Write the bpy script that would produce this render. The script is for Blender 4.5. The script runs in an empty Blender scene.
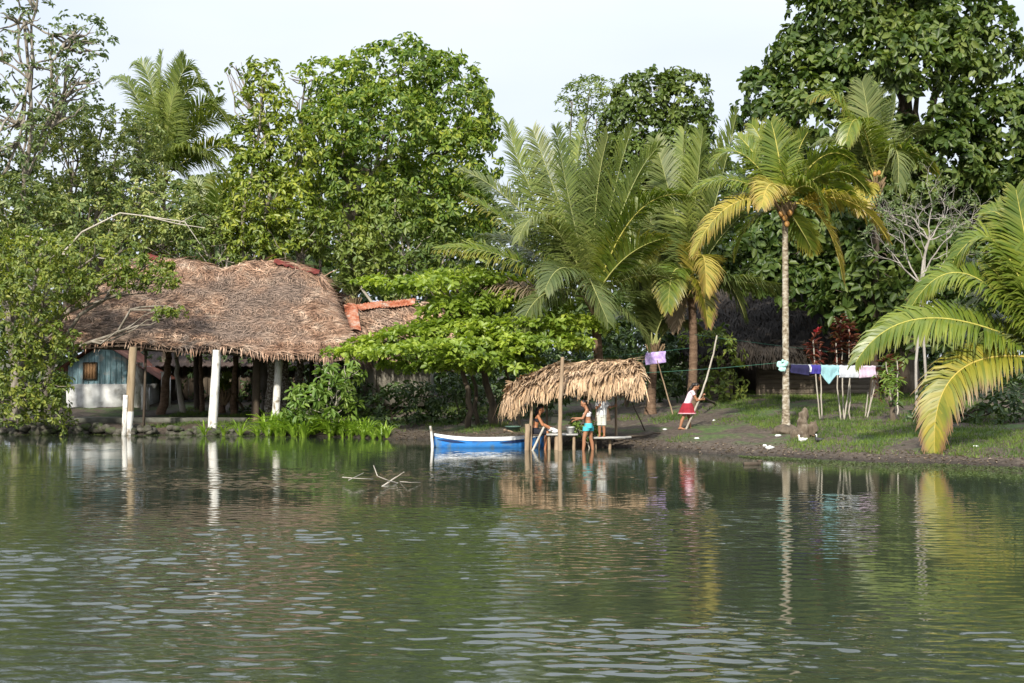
import bpy, math, random
import numpy as np
from mathutils import Vector
R = np.random.default_rng(7)
random.seed(7)
S = bpy.context.scene
COL = S.collection
F, CH, PITCH = 1422.2, 2.3, 0.02145
PA = math.atan(PITCH)

# ------------------------------------------------------------------ placing
def P(px, py, Y):
    u, v = (px - 512) / F, (341.5 - py) / F
    y = math.cos(PA) - v * math.sin(PA)
    z = math.sin(PA) + v * math.cos(PA)
    k = Y / y
    return np.array([u * k, Y, CH + z * k])

_sh = [(0, 434), (200, 435), (330, 437), (430, 440), (540, 444), (620, 448), (700, 453), (800, 459), (900, 463), (1024, 467)]
_sx, _sy = [-300., -60., -30.], [62., 57., 55.]
for a_, b_ in _sh:
    Y_ = F * CH / (b_ - 372)
    _sx.append((a_ - 512) / F * Y_); _sy.append(Y_)
_sx += [20., 60., 300.]; _sy += [30., 24., 20.]

def shore(x):
    return np.interp(x, _sx, _sy) + 0.25 * np.sin(np.asarray(x) * 1.9) + 0.12 * np.sin(np.asarray(x) * 5.3 + 1)

def G(x, y):
    x = np.asarray(x, float); y = np.asarray(y, float)
    s = y - shore(x)
    z = np.interp(s, [-30, -3, 0, .25, .8, 6, 20, 40, 120, 600], [-1.6, -.8, -.06, .09, .19, .52, 1.25, 1.8, 3.5, 9])
    n = .035 * np.sin(x * 2.3 + y * .7) * np.sin(y * 1.9 - x * .6) + .02 * np.sin(x * 6.1 + 2) * np.sin(y * 5.3)
    n +=   .008 * np.sin(x * 13 + y * 3) * np.sin(y * 11 - x * 4)
    return z + n * np.clip(s * 2, 0, 1)

def hit(px, py):
    for Y in np.arange(28, 110, .05):
        p = P(px, py, Y)
        if p[2] <= G(p[0], p[1]): return p
    return P(px, py, 60)

def gnd(px, Y, dz=0.0):
    x = (px - 512) / F * Y
    return np.array([x, Y, float(G(x, Y)) + dz])

def nz(a):
    a = np.asarray(a, float)
    return a / np.maximum(np.linalg.norm(a, axis=-1, keepdims=True), 1e-9)

# ------------------------------------------------------------------ meshes
class MB:
    def __init__(s): s.V, s.Q, s.T, s.n, s.at = [], [], [], 0, []
    def add(s, v, f, m=0, at=None):
        v = np.asarray(v, float).reshape(-1, 3); f = np.asarray(f, int)
        if len(f) == 0: return
        (s.Q if f.shape[1] == 4 else s.T).append((f + s.n, m))
        s.V.append(v); s.at.append(np.zeros(len(v)) if at is None else np.asarray(at, float))
        s.n += len(v)
    def tube(s, pts, rad, n=6, m=0, cap=True):
        p = np.asarray(pts, float); k = len(p)
        r = np.full(k, rad, float) if np.isscalar(rad) else np.asarray(rad, float)
        if len(r) == 2 and k > 2: r = np.linspace(r[0], r[1], k)
        t = nz(np.gradient(p, axis=0))
        ref = np.array([0, 0, 1.]) if abs(t[:, 2]).mean() < .8 else np.array([1., 0, 0])
        a = nz(np.cross(t, ref)); b = np.cross(t, a)
        th = np.linspace(0, 2 * np.pi, n, endpoint=False)
        v = p[:, None] + r[:, None, None] * (np.cos(th)[None, :, None] * a[:, None] + np.sin(th)[None, :, None] * b[:, None])
        i, j = np.meshgrid(np.arange(k - 1), np.arange(n), indexing='ij')
        i, j = i.ravel(), j.ravel(); j2 = (j + 1) % n
        s.add(v.reshape(-1, 3), np.stack([i * n + j, i * n + j2, (i + 1) * n + j2, (i + 1) * n + j], 1), m)
        if cap:
            for e, o in ((0, 1), (k - 1, -1)):
                c = np.vstack([v[e], p[e]])
                q = np.arange(n); f = np.stack([q, (q + 1) % n, np.full(n, n)], 1)
                s.add(c, f[:, ::-o], m)
    def box(s, c, d, rz=0., m=0, axes=None):
        d = np.asarray(d, float) / 2
        sg = np.array([[x, y, z] for x in (-1, 1) for y in (-1, 1) for z in (-1, 1)], float) * d
        if axes is None:
            ca, sa = math.cos(rz), math.sin(rz)
            axes = np.array([[ca, sa, 0], [-sa, ca, 0], [0, 0, 1]])
        s.add(sg @ np.asarray(axes) + np.asarray(c, float), [[0, 1, 3, 2], [4, 6, 7, 5], [0, 4, 5, 1], [2, 3, 7, 6], [0, 2, 6, 4], [1, 5, 7, 3]], m)
    def beam(s, a, b, w, h, m=0):
        a, b = np.asarray(a, float), np.asarray(b, float)
        t = nz(b - a); ref = np.array([0, 0, 1.]) if abs(t[2]) < .9 else np.array([0, 1., 0])
        q = nz(np.cross(ref, t)); u = np.cross(t, q)
        s.box((a + b) / 2, (np.linalg.norm(b - a), w, h), axes=np.array([t, q, u]), m=m)
    def ell(s, c, r, n=14, axes=None, m=0, jit=0):
        th = np.linspace(0, np.pi, n // 2 + 1)[1:-1]; ph = np.linspace(0, 2 * np.pi, n, endpoint=False)
        v = [[0, 0, 1.]] + [[math.sin(a) * math.cos(b), math.sin(a) * math.sin(b), math.cos(a)] for a in th for b in ph] + [[0, 0, -1.]]
        v = np.array(v)
        if jit: v = v * (1 + jit * R.normal(size=(len(v), 1)))
        v = v * np.asarray(r, float)
        if axes is not None: v = v @ np.asarray(axes)
        v = v + np.asarray(c, float)
        k = len(th); q, t = [], []
        for i in range(k - 1):
            for j in range(n):
                q.append([1 + i * n + j, 1 + (i + 1) * n + j, 1 + (i + 1) * n + (j + 1) % n, 1 + i * n + (j + 1) % n])
        for j in range(n):
            t.append([0, 1 + j, 1 + (j + 1) % n]); t.append([len(v) - 1, 1 + (k - 1) * n + (j + 1) % n, 1 + (k - 1) * n + j])
        s.add(v, q, m); s.n -= len(v); s.V.pop(); s.at.pop(); s.add(v, t, m)
    def grid(s, v, m=0):
        v = np.asarray(v, float); a, b = v.shape[:2]
        i, j = np.meshgrid(np.arange(a - 1), np.arange(b - 1), indexing='ij'); i, j = i.ravel(), j.ravel()
        s.add(v.reshape(-1, 3), np.stack([i * b + j, i * b + j + 1, (i + 1) * b + j + 1, (i + 1) * b + j], 1), m)
    def mesh(s, name, mats, smooth=False):
        me = bpy.data.meshes.new(name)
        V = np.vstack(s.V); me.vertices.add(len(V)); me.vertices.foreach_set('co', V.ravel())
        parts = [(f, m) for f, m in s.Q] + [(f, m) for f, m in s.T]
        li = np.concatenate([f.ravel() for f, m in parts])
        tot = np.concatenate([np.full(len(f), f.shape[1]) for f, m in parts])
        mi = np.concatenate([np.full(len(f), m) for f, m in parts])
        me.loops.add(len(li)); me.loops.foreach_set('vertex_index', li.astype(np.int32))
        me.polygons.add(len(tot))
        me.polygons.foreach_set('loop_start', np.concatenate([[0], np.cumsum(tot)[:-1]]).astype(np.int32))
        me.polygons.foreach_set('material_index', mi.astype(np.int32))
        if smooth: me.polygons.foreach_set('use_smooth', np.ones(len(tot), bool))
        for q in (mats if isinstance(mats, (list, tuple)) else [mats]): me.materials.append(q)
        A = np.concatenate(s.at)
        if A.any():
            at = me.attributes.new('tipness', 'FLOAT', 'POINT'); at.data.foreach_set('value', A.astype(np.float32))
        me.update(calc_edges=True); me.validate()
        return me
    def build(s, name, mats, parent=None, smooth=False):
        return link(name, s.mesh(name, mats, smooth), parent)

def link(name, me, parent=None):
    o = bpy.data.objects.new(name, me); COL.objects.link(o)
    if parent is not None:
        o.parent = parent; o.matrix_parent_inverse = parent.matrix_world.inverted() if False else o.matrix_parent_inverse
        o.location = -Vector(parent.location) if parent.type == 'EMPTY' and o.location.length == 0 else o.location
    return o

def tag(o, label, cat, group=None, kind=None):
    if label: o['label'] = label
    if cat: o['category'] = cat
    if group: o['group'] = group
    if kind: o['kind'] = kind
    return o

def thing(name, label, cat, loc, group=None):
    o = bpy.data.objects.new(name, None); COL.objects.link(o)
    o.empty_display_size = .2; o.location = Vector([float(q) for q in loc])
    return tag(o, label, cat, group)

def remesh(mb, name, mat, parent=None, vox=.008, smooth=4):
    me = mb.mesh('tmp', mat); o = bpy.data.objects.new('tmp', me); COL.objects.link(o)
    m = o.modifiers.new('r', 'REMESH'); m.mode = 'VOXEL'; m.voxel_size = vox
    if smooth:
        q = o.modifiers.new('s', 'SMOOTH'); q.factor = .5; q.iterations = smooth
    dg = bpy.context.evaluated_depsgraph_get(); dg.update()
    nm = bpy.data.meshes.new_from_object(o.evaluated_get(dg))
    bpy.data.objects.remove(o); bpy.data.meshes.remove(me)
    nm.name = name; nm.materials.clear(); nm.materials.append(mat)
    nm.polygons.foreach_set('use_smooth', np.ones(len(nm.polygons), bool)); nm.update()
    return link(name, nm, parent)

# ------------------------------------------------------------------ materials
def nodes(name):
    m = bpy.data.materials.new(name); m.use_nodes = True
    nt = m.node_tree; nt.nodes.clear()
    out = nt.nodes.new('ShaderNodeOutputMaterial')
    def N(t, **k):
        n = nt.nodes.new('ShaderNode' + t)
        for a, v in k.items():
            if a in n.inputs: n.inputs[a].default_value = v
            else: setattr(n, a, v)
        return n
    def L(a, b): nt.links.new(a, b)
    return m, N, L, out

def ramp(N, cols, pos=None):
    r = N('ValToRGB'); e = r.color_ramp.elements
    while len(e) < len(cols): e.new(.5)
    for i, c in enumerate(cols):
        e[i].position = pos[i] if pos else i / max(1, len(cols) - 1); e[i].color = (*c, 1)
    return r

def mixc(N, L, fac, a, b, blend='MIX'):
    n = N('Mix', data_type='RGBA', blend_type=blend)
    for sock, v in ((n.inputs[0], fac), (n.inputs[6], a), (n.inputs[7], b)):
        if isinstance(v, (int, float)): sock.default_value = v
        elif isinstance(v, tuple): sock.default_value = (*v, 1)
        else: L(v, sock)
    return n.outputs[2]

def leaf_mat(name, cols, trans=.35, rough=.45, clump=.6, tip=None, spec=.4, tipw=(.55, .95)):
    m, N, L, out = nodes(name)
    g = N('NewGeometry'); r = ramp(N, cols); L(g.outputs['Random Per Island'], r.inputs[0])
    tc = N('TexCoord'); no = N('TexNoise', Scale=clump, Detail=2.0); L(tc.outputs['Object'], no.inputs['Vector'])
    mr = N('MapRange'); mr.inputs[1].default_value = .3; mr.inputs[2].default_value = .7
    mr.inputs[3].default_value = .72; mr.inputs[4].default_value = 1.3; L(no.outputs[0], mr.inputs[0])
    hs = N('HueSaturation'); L(r.outputs[0], hs.inputs['Color']); L(mr.outputs[0], hs.inputs['Value'])
    mh = N('MapRange'); mh.inputs[1].default_value = .3; mh.inputs[2].default_value = .7
    mh.inputs[3].default_value = .515; mh.inputs[4].default_value = .485; L(no.outputs[0], mh.inputs[0]); L(mh.outputs[0], hs.inputs['Hue'])
    c = hs.outputs[0]
    if tip:
        a = N('Attribute', attribute_name='tipness'); m2 = N('MapRange'); m2.inputs[1].default_value = tipw[0]; m2.inputs[2].default_value = tipw[1]
        L(a.outputs['Fac'], m2.inputs[0]); c = mixc(N, L, m2.outputs[0], c, tip)
    b = N('BsdfPrincipled'); L(c, b.inputs['Base Color']); b.inputs['Roughness'].default_value = rough
    b.inputs['Specular IOR Level'].default_value = spec
    t = N('BsdfTranslucent'); c2 = mixc(N, L, 1.0, c, (1.25, 1.3, .55), 'MULTIPLY'); L(c2, t.inputs['Color'])
    mx = N('MixShader'); mx.inputs[0].default_value = trans; L(b.outputs[0], mx.inputs[1]); L(t.outputs[0], mx.inputs[2])
    L(mx.outputs[0], out.inputs[0])
    return m

def surf_mat(name, cols, scale=3., stretch=(1, 1, 1), rough=.8, detail=6., bump=.3, bscale=None, pos=None, second=None, island=None, spec=.3, bdist=.03):
    m, N, L, out = nodes(name)
    tc = N('TexCoord'); mp = N('Mapping'); mp.inputs['Scale'].default_value = stretch; L(tc.outputs['Object'], mp.inputs[0])
    n1 = N('TexNoise', Scale=scale, Detail=detail, Roughness=.65); L(mp.outputs[0], n1.inputs['Vector'])
    r = ramp(N, cols, pos or [.3 + .4 * i / max(1, len(cols) - 1) for i in range(len(cols))]); L(n1.outputs[0], r.inputs[0])
    c = r.outputs[0]
    if second:
        col, sc, lo, hi = second
        n2 = N('TexNoise', Scale=sc, Detail=4.); L(tc.outputs['Object'], n2.inputs['Vector'])
        mr = N('MapRange'); mr.inputs[1].default_value = lo; mr.inputs[2].default_value = hi; L(n2.outputs[0], mr.inputs[0])
        c = mixc(N, L, mr.outputs[0], c, col)
    if island:
        g = N('NewGeometry'); mr = N('MapRange'); mr.inputs[3].default_value = island[0]; mr.inputs[4].default_value = island[1]
        L(g.outputs['Random Per Island'], mr.inputs[0])
        hs = N('HueSaturation'); L(c, hs.inputs['Color']); L(mr.outputs[0], hs.inputs['Value']); c = hs.outputs[0]
    b = N('BsdfPrincipled'); L(c, b.inputs['Base Color']); b.inputs['Roughness'].default_value = rough
    b.inputs['Specular IOR Level'].default_value = spec
    if bump:
        n3 = N('TexNoise', Scale=bscale or scale * 3, Detail=5.); L(mp.outputs[0], n3.inputs['Vector'])
        bp = N('Bump'); bp.inputs['Strength'].default_value = bump; bp.inputs['Distance'].default_value = bdist
        L(n3.outputs[0], bp.inputs['Height']); L(bp.outputs[0], b.inputs['Normal'])
    L(b.outputs[0], out.inputs[0])
    return m

def plain(name, c, rough=.7, var=.25, scale=8., bump=.1):
    return surf_mat(name, [tuple(q * (1 - var) for q in c), tuple(min(1, q * (1 + var)) for q in c)], scale=scale, rough=rough, bump=bump)

# ------------------------------------------------------------------ foliage
def leaves(mb, p, d, n, ln, wd, m=0, fold=.25, curl=.25):
    """one folded, curled leaf per row: base p, axis d, face normal n"""
    d = nz(d); n = nz(n - (n * d).sum(1, keepdims=True) * d); s = np.cross(d, n)
    ln = np.asarray(ln).reshape(-1, 1); wd = np.asarray(wd).reshape(-1, 1)
    up = n * wd * fold
    tip = p + d * ln - n * ln * curl
    mid = p + d * ln * .5
    a, b = p + d * ln * .28, p + d * ln * .68 - n * ln * curl * .35
    v = np.stack([p, a + s * wd * .42 + up, b + s * wd * .5 + up, tip, b - s * wd * .5 + up, a - s * wd * .42 + up], 1)
    k = len(p); o = np.arange(k)[:, None] * 6
    f = np.concatenate([o + [0, 1, 2, 3], o + [0, 3, 4, 5]])
    mb.add(v.reshape(-1, 3), f, m)

def rosettes(mb, p, ax, k, ln, wr=.42, spread=(55, 105), droop=.25, rng=R, gap=.1, curl=.25):
    N = len(p)
    if N == 0: return
    ax = nz(ax); ref = np.where(np.abs(ax[:, 2:3]) < .9, np.array([[0, 0, 1.]]), np.array([[1., 0, 0]]))
    a = nz(np.cross(ax, ref)); b = np.cross(ax, a)
    ph = rng.uniform(0, 6.28, (N, 1)) + np.arange(k)[None] * 2.399 + rng.normal(0, .2, (N, k))
    el = np.radians(rng.uniform(*spread, (N, k)))
    rad = np.cos(ph)[..., None] * a[:, None] + np.sin(ph)[..., None] * b[:, None]
    d = np.sin(el)[..., None] * rad + np.cos(el)[..., None] * ax[:, None]
    d[..., 2] -= droop * rng.uniform(.5, 1.5, (N, k))
    d = nz(d)
    n = ax[:, None] * 1.0 - rad * .25 + rng.normal(0, .25, (N, k, 3))
    L_ = ln * rng.uniform(.65, 1.2, (N, k))
    base = p[:, None] + d * (gap * ln) + ax[:, None] * rng.uniform(-.5, .3, (N, k, 1)) * ln
    leaves(mb, base.reshape(-1, 3), d.reshape(-1, 3), n.reshape(-1, 3), L_.ravel(), (L_ * wr * rng.uniform(.8, 1.2, (N, k))).ravel(), curl=curl)

def lobe_points(lobes, dens, rng, back=.45, inner=.25, minz=-.75, lump=.22):
    pts, axs = [], []
    C = np.array([l[0] for l in lobes]); RR = np.array([l[1] for l in lobes])
    for i, (c, r) in enumerate(lobes):
        area = 4 * np.pi * ((r[0] * r[1]) ** 1.6 / 3 + (r[0] * r[2]) ** 1.6 / 3 + (r[1] * r[2]) ** 1.6 / 3) ** (1 / 1.6)
        n = max(4, int(area * dens))
        u = nz(rng.normal(size=(n, 3)))
        keep = (u[:, 2] > minz) & ((u[:, 1] < .25) | (rng.random(n) < back)); u = u[keep]
        # lumpy shell so the outline is uneven
        k1 = rng.normal(size=(5, 3)) * 3.2; p1 = rng.uniform(0, 6.28, 5)
        lum = np.sin(u @ k1.T + p1).sum(1) / 5 * 1.6
        sc = 1 + lump * lum + rng.normal(0, .05, len(u))
        ins = rng.random(len(u)) < inner
        sc = np.where(ins, rng.uniform(.45, .85, len(u)), sc)
        q = c + u * r * sc[:, None]
        ok = np.ones(len(q), bool)
        for j in range(len(lobes)):
            if j != i:
                dd = (((q - C[j]) / RR[j]) ** 2).sum(1); ok &= ~((dd < .55) & ~ins)
        pts.append(q[ok]); axs.append(nz(u / r)[ok])
    return np.vstack(pts), np.vstack(axs)

def limb_path(a, b, rng, k=6, bend=.12):
    a, b = np.asarray(a, float), np.asarray(b, float)
    t = np.linspace(0, 1, k)[:, None]; L_ = np.linalg.norm(b - a)
    off = rng.normal(0, bend * L_, 3)
    w = rng.normal(0, bend * L_ * .25, (k, 3)); w[0] = w[-1] = 0
    return a + (b - a) * t + off * (t * (1 - t)) * 2 + w

def lobes_px(Y, rows, depth=.85):
    out = []
    for px, py, dY, rx, ry in rows:
        y = Y + dY; s = y / F
        rx_, rz_ = rx * s, ry * s
        out.append((P(px, py, y), np.array([rx_, max(.4, min(rx_, 1.3 * max(rx_, rz_)) * depth), rz_])))
    return out

def tree(name, label, cat, base, lobes, leafm, barkm, dens=3., k=9, ln=.33, wr=.42, spread=(50, 105), droop=.3, up=.5,
         trunk_r=.22, group=None, seed=1, fork=None, twigs=3, back=.45, inner=.25, minz=-.75, lump=.22, crown='crown', trunk='trunk', curl=.25, tw=.03, jit=.35):
    rng = np.random.default_rng(seed)
    base = np.asarray(base, float)
    t = thing(name, label, cat, base, group)
    C = np.array([l[0] for l in lobes]); cen = C.mean(0)
    mb = MB()
    if fork is None: fork = base + (cen - base) * np.array([.5, .5, .55])
    tp = limb_path(base - [0, 0, .15], fork, rng, 8, .05)
    mb.tube(tp, np.linspace(trunk_r * 1.25, trunk_r * .7, 8), 9)
    for c, r in lobes:
        st = tp[rng.integers(4, 8)] if c[2] > tp[4][2] else tp[rng.integers(2, 5)]
        lp = limb_path(st, c + [0, 0, r[2] * .2], rng, 7, .1)
        mb.tube(lp, np.linspace(trunk_r * .5, tw * 1.2, 7), 6)
        for _ in range(twigs):
            u = nz(rng.normal(size=3)); u[2] = abs(u[2]) * .8
            mb.tube(limb_path(lp[rng.integers(3, 7)], c + u * r * .92, rng, 6, .12), np.linspace(tw * 1.3, tw * .3, 6), 5)
    mb.build(trunk, barkm, t, smooth=True)
    p, ax = lobe_points(lobes, dens, rng, back, inner, minz, lump)
    ax = nz(ax * (1 - up) + np.array([0, 0, up]) + rng.normal(0, jit, ax.shape))
    cb = MB(); rosettes(cb, p, ax, k, ln, wr, spread, droop, rng, curl=curl)
    cb.build(crown, leafm, t)
    return t

def bez(a, m, b, n):
    c = 2 * np.asarray(m) - (np.asarray(a) + np.asarray(b)) / 2
    t = np.linspace(0, 1, n)[:, None]
    return (1 - t) ** 2 * a + 2 * t * (1 - t) * c + t ** 2 * b

def frond_mb(path, rng, llen, width=.045, nl=58, droop=.8, twist=0., stem=.14, vee=.3, rr=.035):
    mb = MB(); K = len(path)
    arc = np.concatenate([[0], np.cumsum(np.linalg.norm(np.diff(path, axis=0), axis=1))]); arc /= arc[-1]
    mb.tube(path, np.linspace(rr, .006, K), 5, m=1)
    t = np.linspace(stem, .995, nl)
    def at(q): return np.stack([np.interp(q, arc, path[:, i]) for i in range(3)], 1)
    T = nz(at(np.minimum(t + .02, 1)) - at(t - .02))
    pl = nz(np.cross(path[-1] - path[0], [0, 0, 1.]) + 1e-6)     # normal of the frond's plane
    S0 = np.tile(pl, (nl, 1)); S0 = nz(S0 - (S0 * T).sum(1, keepdims=True) * T)
    Nn = np.cross(S0, T); Nn *= np.where(Nn.sum(0)[2] < 0, -1, 1)
    ca, sa = math.cos(twist), math.sin(twist)
    Sv = S0 * ca + Nn * sa; Nv = Nn * ca - S0 * sa
    prof = np.interp(t, [0, stem, .3, .6, .85, 1], [.3, .55, 1, .95, .6, .3])
    for side in (-1, 1):
        tj = np.clip(t + rng.normal(0, .004, nl), 0, 1); p0 = at(tj)
        fw = np.interp(t, [0, .5, 1], [.35, .55, 1.5])[:, None] + rng.normal(0, .1, (nl, 1))
        D = nz(Sv * side + T * fw + Nv * (vee + rng.normal(0, .12, (nl, 1))))
        Ln = (llen * prof * rng.uniform(.85, 1.1, nl))[:, None]
        dr = (droop * rng.uniform(.6, 1.4, nl) * (1 - .72 * np.clip(T[:, 2], 0, 1)))[:, None]
        d2 = nz(D - np.array([0, 0, .55]) * dr); d3 = nz(D - np.array([0, 0, 1.5]) * dr)
        p1 = p0 + D * Ln * .3; p2 = p1 + d2 * Ln * .35; p3 = p2 + d3 * Ln * .35
        w = nz(T - (T * D).sum(1, keepdims=True) * D) * width * rng.uniform(.7, 1.2, (nl, 1))
        v = np.stack([p0 - w * .3, p0 + w * .3, p1 - w * .5, p1 + w * .5, p2 - w * .42, p2 + w * .42, p3 - w * .05, p3 + w * .05], 1)
        o = np.arange(nl)[:, None] * 8
        f = np.concatenate([o + [0, 1, 3, 2], o + [2, 3, 5, 4], o + [4, 5, 7, 6]])
        A = np.tile(np.array([0, 0, .3, .3, .66, .66, 1, 1.]), (nl, 1)) * .75 + .25 * t[:, None]
        mb.add(v.reshape(-1, 3), f, 0, A.ravel())
    return mb

def palm(label, base, crown, Y, rows, mats, rachis, bark, trunk_r=.15, seed=0, nuts=None, group='coconut palms along the bank',
         llen=None, lean=0., droop=.8, extra=0, width=.05, dead=None, flare=1.0, name='coconut_palm', trunkpath=None, nutm=None):
    """rows: (mid px, mid py, tip px, tip py, dY of the tip, colour index, twist)"""
    rng = np.random.default_rng(seed)
    base = np.asarray(base, float); c = P(crown[0], crown[1], Y)
    t = thing(name, label, 'palm', base, group)
    n = 16; tt = np.linspace(0, 1, n)[:, None]
    path = base + (c - base) * tt + np.array([lean, 0, 0]) * (tt * (1 - tt)) * 4
    path[0, 2] -= .15
    H = np.linalg.norm(c - base)
    tq = np.linspace(0, 1, n * 5); pp = np.stack([np.interp(tq, tt[:, 0], path[:, i]) for i in range(3)], 1)
    rad = trunk_r * (1 + .75 * flare * np.exp(-tq * H / .35)) * (1 - .2 * tq) * (1 + .045 * np.sin(np.arange(n * 5) * 2.4)) + rng.normal(0, .004, n * 5)
    mb = MB(); mb.tube(pp, rad, 10); mb.build('trunk', bark, t, smooth=True)
    # leaf bases round the crown
    cb = MB()
    for i in range(16):
        a = i * 2.4; d = np.array([math.cos(a), math.sin(a), 1.1 + .6 * rng.random()]); s0 = c - [0, 0, .35 + .25 * rng.random()]
        cb.tube([s0 + nz(d) * .05, s0 + nz(d) * .35, s0 + nz(d) * .6 + [0, 0, .05]], [.07, .055, .03], 5)
    cb.build('crownshaft', rachis[-1], t, smooth=True)
    for r in rows:
        mx, my, tx, ty, dY, ci = r[:6]; tw = r[6] if len(r) > 6 else rng.normal(0, .25)
        b = P(tx, ty, Y + dY); m = P(mx, my, Y + dY * .55)
        pth = bez(c + rng.normal(0, .05, 3), m, b, 26)
        L_ = np.linalg.norm(np.diff(pth, axis=0), axis=1).sum()
        ll = (llen or min(1.3, max(.5, L_ * .33)))
        f = frond_mb(pth, rng, ll, width, int(46 + L_ * 15), droop * rng.uniform(.75, 1.25), tw)
        f.build('frond', [mats[ci], rachis[min(ci, len(rachis) - 1)]], t)
    for e in range(extra):
        a = rng.uniform(0, 6.28); el = rng.uniform(-.1, 1.2); Lf = rng.uniform(.75, 1.05) * (llen or 1) * 4
        d = np.array([math.cos(a) * math.cos(el), abs(math.sin(a)) * math.cos(el) * .9, math.sin(el)])
        m = c + d * Lf * .5 + [0, 0, .3]; b = c + d * Lf * .92 - [0, 0, Lf * .22]
        frond_mb(bez(c, m, b, 22), rng, llen or .9, width, 50, droop, rng.normal(0, .3)).build('frond', [mats[0], rachis[0]], t)
    if nuts:
        for (nx, ny) in nuts:
            q = P(nx, ny, Y - .28); nb = MB(); nb.ell(q, (.078, .078, .10), 12); nb.build('coconut', nutm, t, smooth=True)
    return t
# ================================================================== materials used below
GRN = leaf_mat('palm_green', [(.095, .130, .036), (.145, .180, .052), (.19, .21, .07)], .35, .38, .5, spec=.5)
YGR = leaf_mat('palm_yellow_green', [(0.090, 0.147, 0.022), (0.144, 0.200, 0.030), (0.198, 0.221, 0.035)], .4, .4, .5, tip=(.36, .27, .05), tipw=(.6, 1.))
YEL = leaf_mat('palm_yellow', [(.26, .26, .05), (.38, .33, .065), (.44, .35, .075)], .35, .42, .5, tip=(.30, .19, .06), tipw=(.55, 1.))
SCO = leaf_mat('palm_scorched', [(.16, .19, .025), (.26, .25, .03), (.33, .28, .035)], .35, .42, .5, tip=(.26, .15, .08), tipw=(.6, .85))
BRN = leaf_mat('palm_dead', [(.16, .11, .06), (.24, .18, .11), (.32, .25, .17)], .15, .7, .5)
PG = leaf_mat('palm_pale_green', [(0.137, 0.180, 0.048), (0.196, 0.252, 0.068), (0.272, 0.307, 0.083)], .4, .38, .5, spec=.5)
LG = leaf_mat('palm_light_green', [(0.099, 0.154, 0.020), (0.154, 0.209, 0.028), (0.209, 0.242, 0.033)], .4, .36, .5, spec=.5, tip=(.26, .25, .05), tipw=(.7, 1.))
r_g = plain('rachis_green', (.30, .31, .11)); r_y = plain('rachis_yellow', (.42, .33, .07)); r_b = plain('rachis_brown', (.20, .14, .08))
PM = [GRN, YGR, YEL, BRN, SCO, PG, LG]; RM = [r_g, plain('rachis_lime', (.32, .32, .09)), r_y, r_b, r_y, plain('rachis_pale', (.25, .27, .10)), plain('rachis_gold', (.40, .36, .08)), r_b]
NUT = plain('coconut_orange', (.42, .22, .07), .5)

big_l = leaf_mat('broad_leaf', [(0.068, 0.122, 0.016), (0.117, 0.195, 0.025), (0.179, 0.260, 0.036), (0.289, 0.325, 0.049)], .4, .46, .35, spec=.38)
ylw_l = leaf_mat('yellow_broad_leaf', [(0.115, 0.163, 0.019), (0.187, 0.253, 0.029), (0.316, 0.342, 0.045)], .35, .4, .4, spec=.5)
mid_l = leaf_mat('mid_leaf', [(0.093, 0.144, 0.029), (0.157, 0.213, 0.046), (0.222, 0.272, 0.059)], .35, .42, .4)
rnd_l = leaf_mat('glossy_dark_leaf', [(0.065, 0.099, 0.019), (0.094, 0.139, 0.026), (0.136, 0.178, 0.036)], .25, .36, .5, spec=.38)
fth_l = leaf_mat('feathery_leaf', [(0.110, 0.166, 0.041), (0.166, 0.221, 0.055), (0.206, 0.262, 0.076)], .4, .5, .6)
brd_l = leaf_mat('breadfruit_leaf', [(0.038, 0.069, 0.014), (0.062, 0.108, 0.021), (0.103, 0.150, 0.033), (0.149, 0.193, 0.046)], .34, .44, .3, spec=.38)
sml_l = leaf_mat('small_leaf', [(0.098, 0.145, 0.045), (0.158, 0.213, 0.062), (0.246, 0.294, 0.088), (0.370, 0.382, 0.143)], .35, .45, .35)
vin_l = leaf_mat('vine_leaf', [(0.093, 0.143, 0.025), (0.154, 0.200, 0.033), (0.247, 0.271, 0.046)], .35, .45, .5)
spr_l = leaf_mat('sparse_leaf', [(0.094, 0.142, 0.056), (0.142, 0.197, 0.074), (0.206, 0.244, 0.103)], .3, .5, .5)
alm_l = leaf_mat('almond_leaf', [(0.153, 0.225, 0.033), (0.237, 0.324, 0.043), (0.334, 0.409, 0.064)], .42, .38, .7, spec=.5)
csv_l = leaf_mat('cassava_leaf', [(0.108, 0.190, 0.036), (0.163, 0.258, 0.048), (0.244, 0.326, 0.080)], .4, .4, .8)
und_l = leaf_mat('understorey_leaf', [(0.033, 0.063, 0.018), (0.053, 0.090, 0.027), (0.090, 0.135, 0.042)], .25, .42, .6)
ti_l = leaf_mat('red_leaf', [(.07, .018, .016), (.13, .03, .022), (.20, .07, .04), (.09, .07, .03)], .3, .4, .8)
tin_l = leaf_mat('pink_red_leaf', [(.38, .02, .03), (.5, .04, .05)], .3, .4, .8)
lil_l = leaf_mat('lily_leaf', [(0.215, 0.339, 0.036), (0.305, 0.447, 0.053), (0.394, 0.501, 0.080)], .4, .33, .8, spec=.5)
grs_l = leaf_mat('grass_blade', [(0.054, 0.098, 0.016), (0.090, 0.150, 0.022), (0.144, 0.202, 0.035)], .3, .6, .8)
wed_l = leaf_mat('water_weed', [(.05, .08, .02), (.08, .11, .03), (.11, .13, .045)], .2, .5, .5)
wood_l = leaf_mat('far_leaf', [(0.049, 0.084, 0.022), (0.077, 0.119, 0.031), (0.112, 0.154, 0.045)], .3, .5, .25)

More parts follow.
